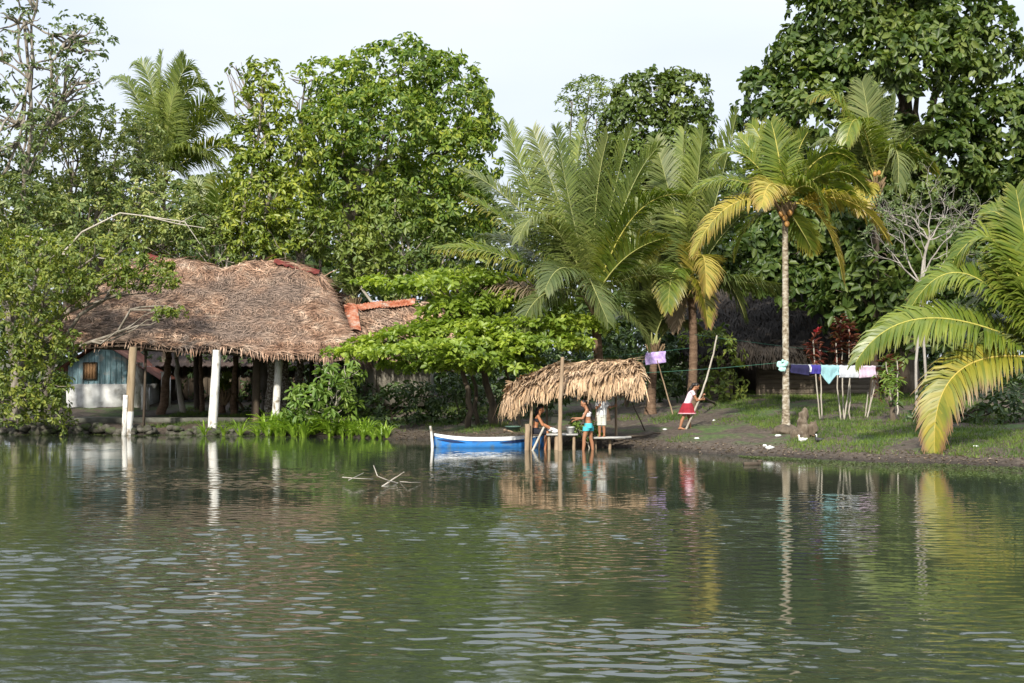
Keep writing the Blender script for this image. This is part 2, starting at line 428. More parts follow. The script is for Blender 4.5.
bark = surf_mat('bark_grey', [(.10, .085, .065), (.22, .19, .15), (.34, .31, .27)], 3, (1, 1, .3), .9, bump=.6)
bark_d = surf_mat('bark_dark', [(.05, .04, .03), (.11, .085, .06), (.16, .13, .1)], 4, (1, 1, .3), .9, bump=.6)
bark_p = surf_mat('palm_bark', [(.09, .07, .05), (.20, .16, .12), (.30, .26, .21)], 5, (1, 1, 2.2), .9, bump=.5)
bark_r = surf_mat('palm_bark_brown', [(.07, .045, .03), (.15, .095, .06), (.22, .15, .1)], 5, (1, 1, 2.2), .9, bump=.5)
bark_w = surf_mat('palm_bark_pale', [(.11, .08, .05), (.29, .24, .17), (.48, .44, .36)], 4.5, (1.4, 1.4, 2.6), .85, bump=.5, pos=[.36, .5, .63])
pale_wood = surf_mat('bleached_wood', [(.30, .26, .21), (.48, .44, .37)], 6, (1, 1, .3), .8, bump=.3)
pole_wood = surf_mat('pole_wood', [(.22, .15, .09), (.40, .30, .20)], 6, (1, 1, .25), .8, bump=.3)

# ================================================================== sky, sun, camera
W = bpy.data.worlds.new('World'); S.world = W; W.use_nodes = True
wn = W.node_tree; wn.nodes.clear()
SUN_AZ, SUN_EL = math.radians(195), math.radians(33)       # clockwise from +Y: behind the camera, to the left
sky = wn.nodes.new('ShaderNodeTexSky'); sky.sky_type = 'NISHITA'; sky.sun_disc = False
sky.sun_elevation = SUN_EL; sky.sun_rotation = SUN_AZ; sky.dust_density = 4.0; sky.air_density = 1.0; sky.ozone_density = 1.0
# thin bright tropical overcast: an even pale veil mixed over the clear sky, with soft cloud variation
tc = wn.nodes.new('ShaderNodeTexCoord'); no = wn.nodes.new('ShaderNodeTexNoise'); no.inputs['Scale'].default_value = 2.2; no.inputs['Detail'].default_value = 4
mpw = wn.nodes.new('ShaderNodeMapping'); mpw.inputs['Scale'].default_value = (1, 1, 3)
wn.links.new(tc.outputs['Generated'], mpw.inputs[0]); wn.links.new(mpw.outputs[0], no.inputs['Vector'])
rp = wn.nodes.new('ShaderNodeValToRGB'); rp.color_ramp.elements[0].color = (6.7, 7.4, 8.7, 1); rp.color_ramp.elements[1].color = (7.9, 8.35, 9.2, 1)
rp.color_ramp.elements[0].position = .35; rp.color_ramp.elements[1].position = .65
wn.links.new(no.outputs[0], rp.inputs[0])
mw = wn.nodes.new('ShaderNodeMix'); mw.data_type = 'RGBA'; mw.inputs[0].default_value = .82
# overcast veil brightens towards the zenith
spw = wn.nodes.new('ShaderNodeSeparateXYZ'); wn.links.new(tc.outputs['Generated'], spw.inputs[0])
mrw = wn.nodes.new('ShaderNodeMapRange'); mrw.inputs[1].default_value = .22; mrw.inputs[2].default_value = .65; mrw.inputs[3].default_value = 1.0; mrw.inputs[4].default_value = 1.7
wn.links.new(spw.outputs[2], mrw.inputs[0])
mlw = wn.nodes.new('ShaderNodeMix'); mlw.data_type = 'RGBA'; mlw.blend_type = 'MULTIPLY'; mlw.inputs[0].default_value = 1
wn.links.new(rp.outputs[0], mlw.inputs[6]); wn.links.new(mrw.outputs[0], mlw.inputs[7])
wn.links.new(sky.outputs[0], mw.inputs[6]); wn.links.new(mlw.outputs[2], mw.inputs[7])
bg = wn.nodes.new('ShaderNodeBackground'); bg.inputs[1].default_value = .082
wo = wn.nodes.new('ShaderNodeOutputWorld'); wn.links.new(mw.outputs[2], bg.inputs[0]); wn.links.new(bg.outputs[0], wo.inputs[0])
sl = bpy.data.lights.new('sun', 'SUN'); sl.energy = 3.7; sl.angle = math.radians(2.5); sl.color = (1, .945, .84)
so = bpy.data.objects.new('sun', sl); COL.objects.link(so)
dv = Vector((math.sin(SUN_AZ) * math.cos(SUN_EL), math.cos(SUN_AZ) * math.cos(SUN_EL), math.sin(SUN_EL)))
so.rotation_euler = dv.to_track_quat('Z', 'Y').to_euler(); so.location = (-20, -20, 40)
cd = bpy.data.cameras.new('camera'); cd.sensor_width = 36; cd.lens = 36 * F / 1024; cd.clip_end = 3000; cd.clip_start = .1
co = bpy.data.objects.new('camera', cd); COL.objects.link(co); co.location = (0, 0, CH); co.rotation_euler = (math.pi / 2 + PA, 0, 0); S.camera = co
S.view_settings.view_transform = 'Standard'; S.view_settings.look = 'None'; S.view_settings.exposure = .72; S.view_settings.gamma = 1
S.cycles.use_denoising = True; S.cycles.max_bounces = 7; S.cycles.diffuse_bounces = 5; S.cycles.glossy_bounces = 3; S.cycles.transmission_bounces = 4
S.cycles.caustics_reflective = False; S.cycles.caustics_refractive = False; S.cycles.sample_clamp_indirect = 4

# ================================================================== ground
def axis(*segs):
    out = []
    for a, b, d in segs: out += list(np.arange(a, b - 1e-6, d))
    return np.array(out + [segs[-1][1]])
xs = axis((-900, -120, 60), (-120, -30, 3), (-30, 26, .22), (26, 120, 3), (120, 900, 60))
ys = axis((-400, 20, 30), (20, 30, .6), (30, 60, .16), (60, 100, 1.2), (100, 240, 10), (240, 2000, 160))
X, Y = np.meshgrid(xs, ys, indexing='ij')
gm, N, L, out = nodes('ground_soil')
tcn = N('TexCoord'); n1 = N('TexNoise', Scale=.45, Detail=6., Roughness=.7); L(tcn.outputs['Object'], n1.inputs['Vector'])
n2 = N('TexNoise', Scale=7., Detail=6., Roughness=.75); L(tcn.outputs['Object'], n2.inputs['Vector'])
soil = ramp(N, [(.028, .020, .014), (.075, .055, .038), (.155, .125, .095)], [.32, .5, .7]); L(n2.outputs[0], soil.inputs[0])
grs = ramp(N, [(.03, .055, .012), (.06, .10, .02), (.10, .135, .04)], [.35, .5, .65]); L(n2.outputs[0], grs.inputs[0])
geo = N('NewGeometry'); sep = N('SeparateXYZ'); L(geo.outputs['Position'], sep.inputs[0])
hz = N('MapRange'); hz.inputs[1].default_value = .20; hz.inputs[2].default_value = .32; L(sep.outputs[2], hz.inputs[0])
gr2 = N('MapRange'); gr2.inputs[1].default_value = .51; gr2.inputs[2].default_value = .58; L(n1.outputs[0], gr2.inputs[0])
mu = N('Math', operation='MULTIPLY'); L(hz.outputs[0], mu.inputs[0]); L(gr2.outputs[0], mu.inputs[1])
c = mixc(N, L, mu.outputs[0], soil.outputs[0], grs.outputs[0])
wet = N('MapRange'); wet.inputs[1].default_value = .02; wet.inputs[2].default_value = .17; wet.inputs[3].default_value = .38; wet.inputs[4].default_value = 1; L(sep.outputs[2], wet.inputs[0])
hs = N('HueSaturation'); L(c, hs.inputs['Color']); L(wet.outputs[0], hs.inputs['Value'])
b = N('BsdfPrincipled'); L(hs.outputs[0], b.inputs['Base Color']); b.inputs['Roughness'].default_value = .9
bp = N('Bump'); bp.inputs['Strength'].default_value = .7; bp.inputs['Distance'].default_value = .06; L(n2.outputs[0], bp.inputs['Height']); L(bp.outputs[0], b.inputs['Normal']); L(b.outputs[0], out.inputs[0])
mb = MB(); mb.grid(np.stack([X, Y, G(X, Y)], -1))
tag(mb.build('ground', gm, smooth=True), 'brown earth river bank with grass patches rising from the water', 'ground', kind='structure')

# ================================================================== water: a real rippled sheet
xs = axis((-900, -120, 60), (-120, -26, 2), (-26, -9, .16), (-9, 9, .05), (9, 26, .16), (26, 120, 2), (120, 900, 60))
ys = axis((-400, -30, 30), (-30, 5, 1.5), (5, 13, .023), (13, 24, .036), (24, 45, .07), (45, 60, .14), (60, 75, 1.5))
X, Y = np.meshgrid(xs, ys, indexing='ij')
rw = np.random.default_rng(11)
Zw = np.zeros_like(X); Zb = np.zeros_like(X)
for i in range(64):
    lam = math.exp(rw.uniform(math.log(.085), math.log(.46))); th = rw.normal(.12, .5); k = 2 * math.pi / lam
    a = .0085 * lam / 2 / math.pi * (1.3 if .15 < lam < .4 else .8)
    Zw += a * np.sin(k * (X * math.sin(th) + Y * math.cos(th)) + rw.uniform(0, 6.28) + .8 * np.sin(.5 * X + rw.uniform(0, 6)))
patch = np.zeros_like(X)
for i in range(14):
    lam = rw.uniform(2.5, 14); th = rw.normal(0, .45); k = 2 * math.pi / lam
    patch += np.sin(k * (X * math.sin(th) * .8 + Y * math.cos(th)) + rw.uniform(0, 6.28))
patch = np.clip(.9 + .20 * patch, .4, 1.8)
side = np.interp(X / np.maximum(Y, 1), [-.36, .05, .36], [1.12, 1.0, .68])
far = np.interp(shore(X) - Y, [-1, 1, 8, 20, 30, 42], [.18, .24, .42, .78, 1.3, 1.9])
fade = np.interp(np.abs(X), [24, 40], [1, .0]) * np.interp(Y, [2, 7], [0, 1])
Zw *= patch * side * far * fade
wm, N, L, out = nodes('river_water')
b = N('BsdfPrincipled'); b.inputs['Base Color'].default_value = (.029, .037, .023, 1); b.inputs['Roughness'].default_value = .025
b.inputs['IOR'].default_value = 1.40; b.inputs['Specular IOR Level'].default_value = .5
tcn = N('TexCoord'); mp = N('Mapping'); mp.inputs['Scale'].default_value = (5, 14, 1); L(tcn.outputs['Object'], mp.inputs[0])
n1 = N('TexNoise', Scale=1.0, Detail=3.); L(mp.outputs[0], n1.inputs['Vector'])
bp = N('Bump'); bp.inputs['Strength'].default_value = .25; bp.inputs['Distance'].default_value = .003; L(n1.outputs[0], bp.inputs['Height']); L(bp.outputs[0], b.inputs['Normal'])
L(b.outputs[0], out.inputs[0])
mb = MB(); mb.grid(np.stack([X, Y, Zw], -1))
tag(mb.build('water', wm, smooth=True), 'rippled dark green river water reflecting the trees', 'water', kind='structure')

# ================================================================== thatch helpers
def strands(mb, pt, n, length, width, rng, along=(0, 1), jit=.2, urange=(0, 1), vrange=(0, 1), lift=.05, hang=.0, m=0):
    """blades laid on the surface pt(u,v); along = direction in (u,v) metres"""
    u = rng.uniform(*urange, n); v = rng.uniform(*vrange, n); e = .01
    p = pt(u, v); du = nz(pt(np.minimum(u + e, 1), v) - pt(np.maximum(u - e, 0), v)); dv_ = nz(pt(u, np.minimum(v + e, 1)) - pt(u, np.maximum(v - e, 0)))
    nr = nz(np.cross(du, dv_)); nr *= np.where(nr[:, 2:3] < 0, -1, 1)
    a = rng.normal(0, jit, (n, 1)); d = nz((du * along[0] + dv_ * along[1]) * np.cos(a) + (du * along[1] - dv_ * along[0]) * np.sin(a))
    s = np.cross(d, nr); Ln = length * rng.uniform(.5, 1.3, (n, 1)); w = width * rng.uniform(.5, 1.4, (n, 1))
    l0 = nr * rng.uniform(.0, lift, (n, 1)); l1 = nr * rng.uniform(.2, 1.6, (n, 1)) * lift
    q0 = p + l0; q1 = p + d * Ln * .5 + l1 - np.array([0, 0, 1]) * hang * Ln * .12; q2 = p + d * Ln + l0 - np.array([0, 0, 1]) * hang * Ln * .5
    vv = np.stack([q0 - s * w / 2, q0 + s * w / 2, q1 - s * w / 2, q1 + s * w / 2, q2 - s * w * .15, q2 + s * w * .15], 1)
    o = np.arange(n)[:, None] * 6
    mb.add(vv.reshape(-1, 3), np.concatenate([o + [0, 1, 3, 2], o + [2, 3, 5, 4]]), m)

def poly_surf(top, bot, sag=0.):
    top, bot = np.asarray(top, float), np.asarray(bot, float)
    def f(u, v):
        u = np.asarray(u, float); v = np.asarray(v, float)
        a = np.stack([np.interp(u, np.linspace(0, 1, len(top)), top[:, i]) for i in range(3)], -1)
        b = np.stack([np.interp(u, np.linspace(0, 1, len(bot)), bot[:, i]) for i in range(3)], -1)
        p = a + (b - a) * v[..., None]
        p[..., 2] -= sag * 4 * v * (1 - v)
        p[..., 2] += .05 * np.sin(u * 23 + v * 5) * np.sin(v * 11)
        return p
    return f
def sheet(mb, f, nu=40, nv=16, th=.14, m=0):
    u, v = np.meshgrid(np.linspace(0, 1, nu), np.linspace(0, 1, nv), indexing='ij')
    p = f(u, v); mb.grid(p - [0, 0, .03], m); mb.grid(p - [0, 0, .03 + th], m)

straw = surf_mat('straw', [(.30, .19, .105), (.46, .31, .18), (.58, .42, .27)], 1.5, rough=.75, bump=0, island=(.55, 1.25))
thatch_b = surf_mat('brown_thatch', [(.13, .068, .04), (.30, .185, .12), (.50, .38, .28)], 1.8, rough=.85, bump=0, island=(.25, 1.55), second=((.20, .145, .11), .5, .45, .62))
thatch_u = surf_mat('thatch_underlay', [(.05, .035, .025), (.12, .085, .06)], 5, rough=.95, bump=.6)
thatch_shade = surf_mat('shade_toned_thatch', [(.012, .010, .008), (.028, .022, .017), (.045, .037, .03)], 1.2, rough=.9, bump=0, island=(.5, 1.3))  # deep tree shade over the right-hand hut is put into this thatch colour
red_iron = surf_mat('rusty_red_sheet', [(.07, .014, .012), (.15, .028, .022), (.19, .06, .04)], 3, rough=.6, bump=.2)
rust_iron = surf_mat('rust_orange_sheet', [(.14, .04, .02), (.33, .095, .045), (.40, .20, .13), (.42, .38, .33)], 3.2, rough=.7, bump=.2)
white_paint = surf_mat('chipped_white_paint', [(.22, .18, .13), (.66, .64, .59), (.80, .79, .76)], 6, (1, 1, .3), .75, bump=.3, pos=[.33, .46, .7], second=((.20, .16, .11), 3.2, .60, .74))
old_wood = surf_mat('weathered_wood', [(.16, .115, .07), (.30, .225, .14), (.38, .30, .20)], 5, (1.5, 1.5, .2), .85, bump=.5)
dark_wood = surf_mat('dark_brown_wood', [(.05, .038, .028), (.11, .085, .06)], 5, (1, 1, .3), .9, bump=.4)  # dark brown wood for beams, poles, bench and floating timber
lichen = surf_mat('lichen_trunk', [(.10, .075, .055), (.24, .20, .16), (.62, .60, .55)], 14, rough=.9, bump=.5, pos=[.4, .5, .6])

# ================================================================== the big pavilion
pav = thing('thatched_pavilion', 'large open pavilion with brown sagging thatch roof on posts standing in the water', 'pavilion', gnd(210, 55))
YR, YF = 57.0, 52.3
ridge_px = [(120, 262), (150, 257), (175, 259), (200, 262), (222, 269), (243, 263), (272, 260), (298, 264), (318, 273)]
eave_px = [(34, 338), (75, 344), (120, 343), (170, 346), (215, 348), (255, 351), (290, 355), (322, 357), (347, 354)]
top = np.array([P(x, y, YR) for x, y in ridge_px]); bot = np.array([P(x, y, YF) for x, y in eave_px])
back = bot.copy(); back[:, 1] = 2 * YR - YF + .5; back[:, 2] += .25
front = poly_surf(top, bot, .10); rear = poly_surf(top, back, .12)
side_r = poly_surf([top[-1], top[-1] + [.01, .02, 0]], [bot[-1], back[-1]], .1); side_l = poly_surf([top[0] + [.01, .02, 0], top[0]], [back[0], bot[0]], .1)
mb = MB(); [sheet(mb, f, 40, 14) for f in (front, rear)]; [sheet(mb, f, 14, 14) for f in (side_r, side_l)]
roof = mb.build('roof', thatch_u, pav)
rr = np.random.default_rng(3); mb = MB()
strands(mb, front, 22000, .55, .023, rr, (1, .12), .22, vrange=(0.01, .985), lift=.05)
strands(mb, front, 4000, .42, .022, rr, (-1, .5), .45, vrange=(.01, .94), lift=.09)
for vv in (.18, .36, .53, .70, .86): strands(mb, front, 900, .28, .024, rr, (.25, 1), .5, vrange=(vv, vv + .035), lift=.10)
strands(mb, front, 700, .9, .035, rr, (.3, 1), .6, vrange=(0, .10), lift=.08)
strands(mb, front, 420, .30, .035, rr, (.2, 1), .5, vrange=(.93, .99), lift=.04, hang=1.2)
for f in (side_r, side_l):
    strands(mb, f, 1800, .8, .045, rr, (.2, 1), .35, lift=.08); strands(mb, f, 140, .32, .04, rr, (.1, 1), .45, vrange=(.93, 1), lift=.05, hang=1.2)
strands(mb, rear, 2500, .9, .05, rr, (1, .1), .3, lift=.07)
mb.build('thatch', thatch_b, roof)
# ridge sheets
for (a, b_) in (((275, 258.5), (320, 270)), ((148, 253), (163, 258))):
    mb = MB(); A, B = P(a[0], a[1], YR - .05), P(b_[0], b_[1], YR - .05)
    for k, dy in enumerate((-.42, .42)):
        g = np.array([[A + (B - A) * t + np.array([0, dy * w, -.20 * w + .03 * math.sin(t * 40) * w]) for w in np.linspace(0, 1, 4)] for t in np.linspace(0, 1, 30)])
        mb.grid(g); mb.grid(g - [0, 0, .012])
    mb.build('ridge_sheet', red_iron, pav)
# ceiling timbers
def fe(u, dz=-.16, dy=0): p = front(np.array([u]), np.array([.99]))[0]; return p + [0, dy, dz]
mb = MB(); mb.tube([fe(.06, -.2, .35), fe(.3, -.22, .35), fe(.55, -.22, .35), fe(.8, -.22, .35), fe(.98, -.2, .35)], .085, 8); mb.build('eave_beam', dark_wood, pav, smooth=True)
mb = MB(); bk = rear(np.array([.05, .95]), np.array([.97, .97])); mb.tube([bk[0] - [0, 0, .2], bk[1] - [0, 0, .2]], .08, 8); mb.build('eave_beam', dark_wood, pav, smooth=True)
for u in np.linspace(.06, .96, 13):
    q = front(np.array([u, u]), np.array([.03, .97])); mb = MB(); mb.tube(q - [0, 0, .24], .045, 6); mb.build('rafter', dark_wood, pav, smooth=True)
for u in (.2, .42, .63, .85):
    a = fe(u, -.12, .35); b_ = rear(np.array([u]), np.array([.97]))[0] - [0, 0, .15]; mb = MB(); mb.beam(a, b_, .12, .15); mb.build('tie_beam', dark_wood, pav)
def post(pxt, pyt, pxb, Y, r, mats, label, split=None, foot=-.6, square=False):
    a = P(pxt, pyt, Y); b_ = np.array([(pxb - 512) / F * Y, Y, foot]); mb = MB()
    n = 14; t = np.linspace(0, 1, n)[:, None]; pth = b_ + (a - b_) * t
    rd = r * (1.08 - .16 * t[:, 0]) * (1 + .03 * np.sin(np.arange(n) * 1.7))
    if split is None: mb.tube(pth, rd, 8)
    else:
        k = split; mb.tube(pth[:k + 1], rd[:k + 1] * 1.04, 8, m=1); mb.tube(pth[k:], rd[k:], 8, m=0)
    o = mb.build('post', mats, pav, smooth=False); o['label'] = label; return o
p1 = post(133.2, 347, 127.5, 51.9, .155, [old_wood, white_paint], 'leaning brown post with whitewashed foot', 5)
mb = MB(); a0, b0 = P(125.5, 395, 51.72), np.array([(124 - 512) / F * 51.72, 51.72, -.5]); mb.beam(b0, a0, .16, .05); q = mb.build('whitewashed_board', white_paint, p1)
post(217, 350, 211.5, 52.3, .17, [white_paint], 'thick white painted post')
post(279, 357, 274.5, 54.0, .155, [white_paint, white_paint], 'pale post with peeling white paint')
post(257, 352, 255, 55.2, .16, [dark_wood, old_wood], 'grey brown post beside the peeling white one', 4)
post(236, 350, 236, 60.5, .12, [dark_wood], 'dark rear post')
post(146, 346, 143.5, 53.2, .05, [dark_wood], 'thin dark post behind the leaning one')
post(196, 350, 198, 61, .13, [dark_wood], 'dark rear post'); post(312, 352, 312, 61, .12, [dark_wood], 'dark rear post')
for (x, w, Y_, cur) in ((270, .17, 57.5, 6), (286, .16, 58.5, -4), (297, .15, 59.2, 3)):
    base = gnd(x, Y_); t = thing('lichen_covered_trunk', {270: 'white speckled trunk behind the peeling white post, left of it', 286: 'white speckled trunk just right of the peeling white post', 297: 'thin white speckled trunk furthest right under the pavilion eave'}[x], 'tree trunk', base, 'white speckled trunks behind the pavilion')
    mb = MB(); tp = P(x + cur, 338, Y_); mb.tube(limb_path(base - [0, 0, .2], tp, rr, 14, .03), np.linspace(w * 1.3, w * .9, 14), 9); mb.build('trunk', lichen, t, smooth=True)
    mb = MB(); mb.tube(limb_path(tp - [0, 0, .3], tp + [.3, .3, 1.6], rr, 6, .1), np.linspace(w * .8, .05, 6), 7); mb.build('limb', lichen, t, smooth=True)

# ================================================================== blue house
hb = hit(100, 403); HY = 63.0
hx0, hx1 = (68 - 512) / F * HY, (142 - 512) / F * HY; zb = float(G(-18, HY)) - .1
house = thing('blue_house', 'small blue plank house with white block base and brown shutter', 'house', (hx0 + 1.6, HY, zb))
blue = surf_mat('faded_blue_paint', [(.14, .24, .28), (.22, .36, .41), (.38, .48, .51)], 2.5, (6, 6, .5), .8, bump=.35, second=((.42, .44, .43), 2.6, .56, .68))
zw = P(0, 384, HY)[2]; ze = P(0, 366, HY)[2]; za = P(0, 344, HY)[2]
mb = MB(); mb.box(((hx0 + hx1) / 2, HY + 2, (zb - .3 + zw) / 2), (hx1 - hx0 + .1, 4.1, zw - zb + .3)); mb.build('base_wall', surf_mat('stained_white_wall', [(.40, .40, .38), (.66, .67, .66), (.74, .75, .75)], 1.6, rough=.85, bump=.2, second=((.16, .15, .12), 2.2, .58, .75)), house)
mb = MB(); xm = hx0 + (hx1 - hx0) * .47
n = 24
for side, yy in ((0, HY), (1, HY + 4)):
    prof = [(hx0, zw), (hx1, zw), (hx1, ze), (xm, za), (hx0, ze)]
    v = np.array([[x, yy, z] for x, z in prof] + [[x, yy + .06, z] for x, z in prof]); 
    mb.add(v, [[0, 1, 2, 4], [5, 9, 7, 6]]); mb.add(v, [[4, 2, 3], [9, 8, 7]]); mb.add(v, [[i, (i + 1) % 5, 5 + (i + 1) % 5, 5 + i] for i in range(5)])
for x in (hx0 + .03, hx1 - .03): mb.box((x, HY + 2.03, (zw + ze) / 2), (.06, 3.9, ze - zw))
for x in np.arange(hx0 + .2, hx1, .24):
    zt = ze + (za - ze) * (1 - abs(x - xm) / max(xm - hx0, hx1 - xm)) - .05; mb.box((x, HY - .012, (zw + zt) / 2), (.035, .024, zt - zw))
mb.build('wall', blue, house)
mb = MB()
for (xa, xb) in ((hx0 - .5, xm), (hx1 + .9, xm)):
    za2 = za + .08; zb2 = za2 + (ze - za) * abs(xa - xm) / (xm - hx0)
    g = np.array([[[xa + (xb - xa) * t, HY - .45 + 5 * w, zb2 + (za2 - zb2) * t + .02 * math.sin(w * 80)] for w in np.linspace(0, 1, 60)] for t in np.linspace(0, 1, 8)])
    mb.grid(g); mb.grid(g + [0, 0, .03])
mb.build('roof', surf_mat('brown_iron_roof', [(.09, .035, .025), (.20, .075, .05), (.26, .13, .09)], 2, rough=.8, bump=.2), house)
wc = P(90.5, 371, HY); win = MB(); ww = 11.5 / F * HY; wh = 15 / F * HY
for k in range(4): win.box((wc[0] - ww / 2 + (k + .5) * ww / 4, HY - .05, wc[2]), (ww / 4 - .012, .05, wh))
sh = win.build('shutter', surf_mat('tan_shutter', [(.20, .11, .05), (.36, .21, .11)], 5, (4, 4, .6), .8, bump=.3), house)
mb = MB()
for s_ in (-1, 1): mb.box((wc[0] + s_ * (ww / 2 + .03), HY - .055, wc[2]), (.06, .07, wh + .1)); mb.box((wc[0], HY - .055, wc[2] + s_ * (wh / 2 + .03)), (ww - .004, .07, .06))
mb.build('frame', dark_wood, sh)
mb = MB(); q = P(137, 385, HY); mb.box((q[0], HY - .06, q[2] - .05), (.55, .08, 2.1)); pn = mb.build('door', white_paint, house); pn['label'] = 'white door at the right end of the blue wall'
# white posts and column further right behind the pavilion
for (x, w, y0, y1, Y_, lab) in ((166, 8, 373, 408, 62.5, 'white wall end behind the pavilion, between dark trunks'), (145.5, 7, 386, 404, 61.5, 'short white wall stub right of the leaning brown post')):
    a, b_ = P(x, y0, Y_), P(x, y1, Y_); t = thing('wall_stub', lab, 'wall', (a[0], Y_, b_[2]))
    z0 = float(G(a[0], Y_)) - .1
    mb = MB(); mb.box((a[0], Y_, (a[2] + z0) / 2), (w / F * Y_, .3, a[2] - z0)); mb.build('wall', white_paint, t)
    mb = MB(); mb.box((a[0], Y_, a[2] + .03), (w / F * Y_ + .08, .36, .06)); mb.build('coping', plain('stub_coping', (.5, .48, .44)), t)
# dark plank walls further back, under the pavilion, and the grey gallery behind
for (x0, x1, yt, Y_, lab) in ((150, 345, 366, 66, 'dark plank shed wall in the shade behind the pavilion'),):
    a, b_ = P(x0, yt, Y_), P(x1, yt, Y_); t = thing('plank_shed', lab, 'shed', (a[0], Y_, 1)); 
    mb = MB(); z0 = 1.0
    for x in np.arange(a[0], b_[0], .3): mb.box((x + .15, Y_ + R.normal(0, .01), (a[2] + z0) / 2), (.28, .05, a[2] - z0 + R.normal(0, .05)))
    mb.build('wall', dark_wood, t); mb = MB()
    g = np.array([[[x, Y_ - .8 + w * 4, a[2] + w * 1.6 + .03 * math.sin(x * 20)] for w in (0, .5, 1)] for x in np.linspace(a[0] - .3, b_[0] + .3, 120)]); mb.grid(g); mb.grid(g - [0, 0, .03])
    mb.build('roof', surf_mat('dark_iron', [(.05, .035, .03), (.11, .08, .07)], 2, rough=.8), t)

# landing slab and stone edging
stone = surf_mat('mossy_stone', [(.03, .03, .02), (.07, .065, .05), (.13, .12, .10)], 4, rough=.95, bump=.6, second=((.05, .07, .02), 3, .5, .65))
mb = MB(); a, b_ = P(72, 418, 55.5), P(246, 418, 55.5); mb.box(((a[0] + b_[0]) / 2, 56.0, a[2] - .12), (b_[0] - a[0], 1.6, .26))
for x in np.linspace(a[0] + .3, b_[0] - .3, 5): mb.box((x, 55.7, .1), (.3, .3, a[2] + .1))
ls = mb.build('landing_slab', surf_mat('damp_concrete', [(.045, .045, .035), (.10, .10, .08), (.17, .165, .14)], 2, rough=.9, bump=.4)); tag(ls, 'long dark concrete landing slab on piers under the pavilion', 'landing')
mb = MB(); rs = np.random.default_rng(5)
for i in range(150):
    x = rs.uniform(-24.5, -9.2); y = float(shore(x)) + rs.uniform(-.1, .35); r = rs.uniform(.09, .22)
    mb.ell((x, y, rs.uniform(0, .28)), (r * 1.3, r, r * .8), 8, jit=.12)
tag(mb.build('stone_edging', stone), 'low mossy rubble wall at the waterline on the left bank', 'wall')

# ================================================================== the small hut with the rusty ridge
hut = thing('small_thatched_hut', 'small thatched hut with rust orange ridge sheets behind the bright tiered tree', 'hut', gnd(395, 58))
YR2, YF2 = 59.5, 57.2
t2 = [P(352, 309, YR2), P(380, 304, YR2), P(414, 302, YR2), P(440, 303, YR2)]; b2 = [P(346, 338, YF2), P(380, 345, YF2), P(420, 348, YF2), P(462, 348, YF2)]
f2 = poly_surf(t2, b2, .05); bb2 = [np.array([q[0], 2 * YR2 - q[1], q[2]]) for q in b2]; r2 = poly_surf(t2, bb2, .05)
mb = MB(); sheet(mb, f2, 20, 8); sheet(mb, r2, 20, 8); rf = mb.build('roof', thatch_u, hut)
mb = MB(); strands(mb, f2, 2200, .7, .045, rr, (.6, 1), .5, lift=.07); strands(mb, f2, 400, .5, .05, rr, (.1, 1), .3, vrange=(.93, 1), hang=1.3); strands(mb, r2, 500, .8, .05, rr, (.2, 1), .4); mb.build('thatch', thatch_b, rf)
mb = MB()
for i in range(4):
    x0, x1 = 348 + i * 16.5, 348 + i * 16.5 + 18; y0 = np.interp(x0, [348, 370, 415], [307, 303.5, 301]); y1 = np.interp(x1, [348, 370, 415], [307, 303.5, 301])
    A, B = P(x0, y0 - 1, YR2), P(x1, y1 - 1 - (i % 2), YR2)
    for dy in (-.5, .5):
        g = np.array([[A + (B - A) * t + np.array([0, dy * w, -.29 * w + .02 * math.sin(t * 38)]) for w in np.linspace(0, 1, 5)] for t in np.linspace(0, 1, 26)]) + [0, 0, .012 * i]
        mb.grid(g); mb.grid(g - [0, 0, .01])
A, B = P(349, 307, YR2 - .3), P(353, 333, YF2 + .3)
g = np.array([[A + (B - A) * t + np.array([.55 * (w - .4), 0, .09 + .08 * math.sin(w * 3.1)]) for w in np.linspace(0, 1, 6)] for t in np.linspace(0, 1, 10)]); mb.grid(g); mb.grid(g - [0, 0, .012])
mb.build('ridge_sheet', rust_iron, hut)
a, b_ = P(356, 372, 58.2), P(430, 372, 58.2); z0 = .9; zt = P(0, 346, 58.2)[2]
mb = MB(); mb.box(((a[0] + b_[0]) / 2, 59.6, (z0 + zt) / 2), (b_[0] - a[0], 2.6, zt - z0)); mb.build('wall', surf_mat('dun_plaster', [(.16, .145, .115), (.28, .26, .21), (.36, .34, .29)], 1.8, rough=.9, bump=.3, second=((.09, .08, .06), 3, .55, .7)), hut)
mb = MB(); q = P(374, 372, 58); mb.box((q[0], 58.2, (z0 + zt) / 2), (.12, .14, zt - z0)); mb.build('corner_post', pale_wood, hut)

# ================================================================== dark hut at the right
dh = thing('dark_plank_hut', 'dark plank hut with low overhanging thatch and open doorway in the shade of the trees', 'hut', gnd(780, 58.5))
YD = 58.0; zt = P(0, 346, YD)[2]; z0 = float(G(10.5, YD)) - .1
def dpx(x): return (x - 512) / F * YD
pl = surf_mat('plank_wall', [(.12, .095, .068), (.22, .18, .135), (.30, .25, .19)], 2, (.4, .4, 6), .9, bump=.4, island=(.75, 1.2))
mb = MB()
for x0, x1 in ((700, 735), (756, 872)):
    for z in np.arange(z0, zt, .2): mb.box(((dpx(x0) + dpx(x1)) / 2, YD + R.normal(0, .008), z + .1), (dpx(x1) - dpx(x0), .05, .19))
mb.build('wall', pl, dh)
mb = MB()
for x in (700, 872): mb.box((dpx(x), YD + 2.3, (z0 + zt) / 2), (.06, 4.5, zt - z0))
mb.box(((dpx(700) + dpx(872)) / 2, YD + 4.6, (z0 + zt) / 2), (dpx(872) - dpx(700), .06, zt - z0)); mb.build('rear_wall', dark_wood, dh)
mb = MB()
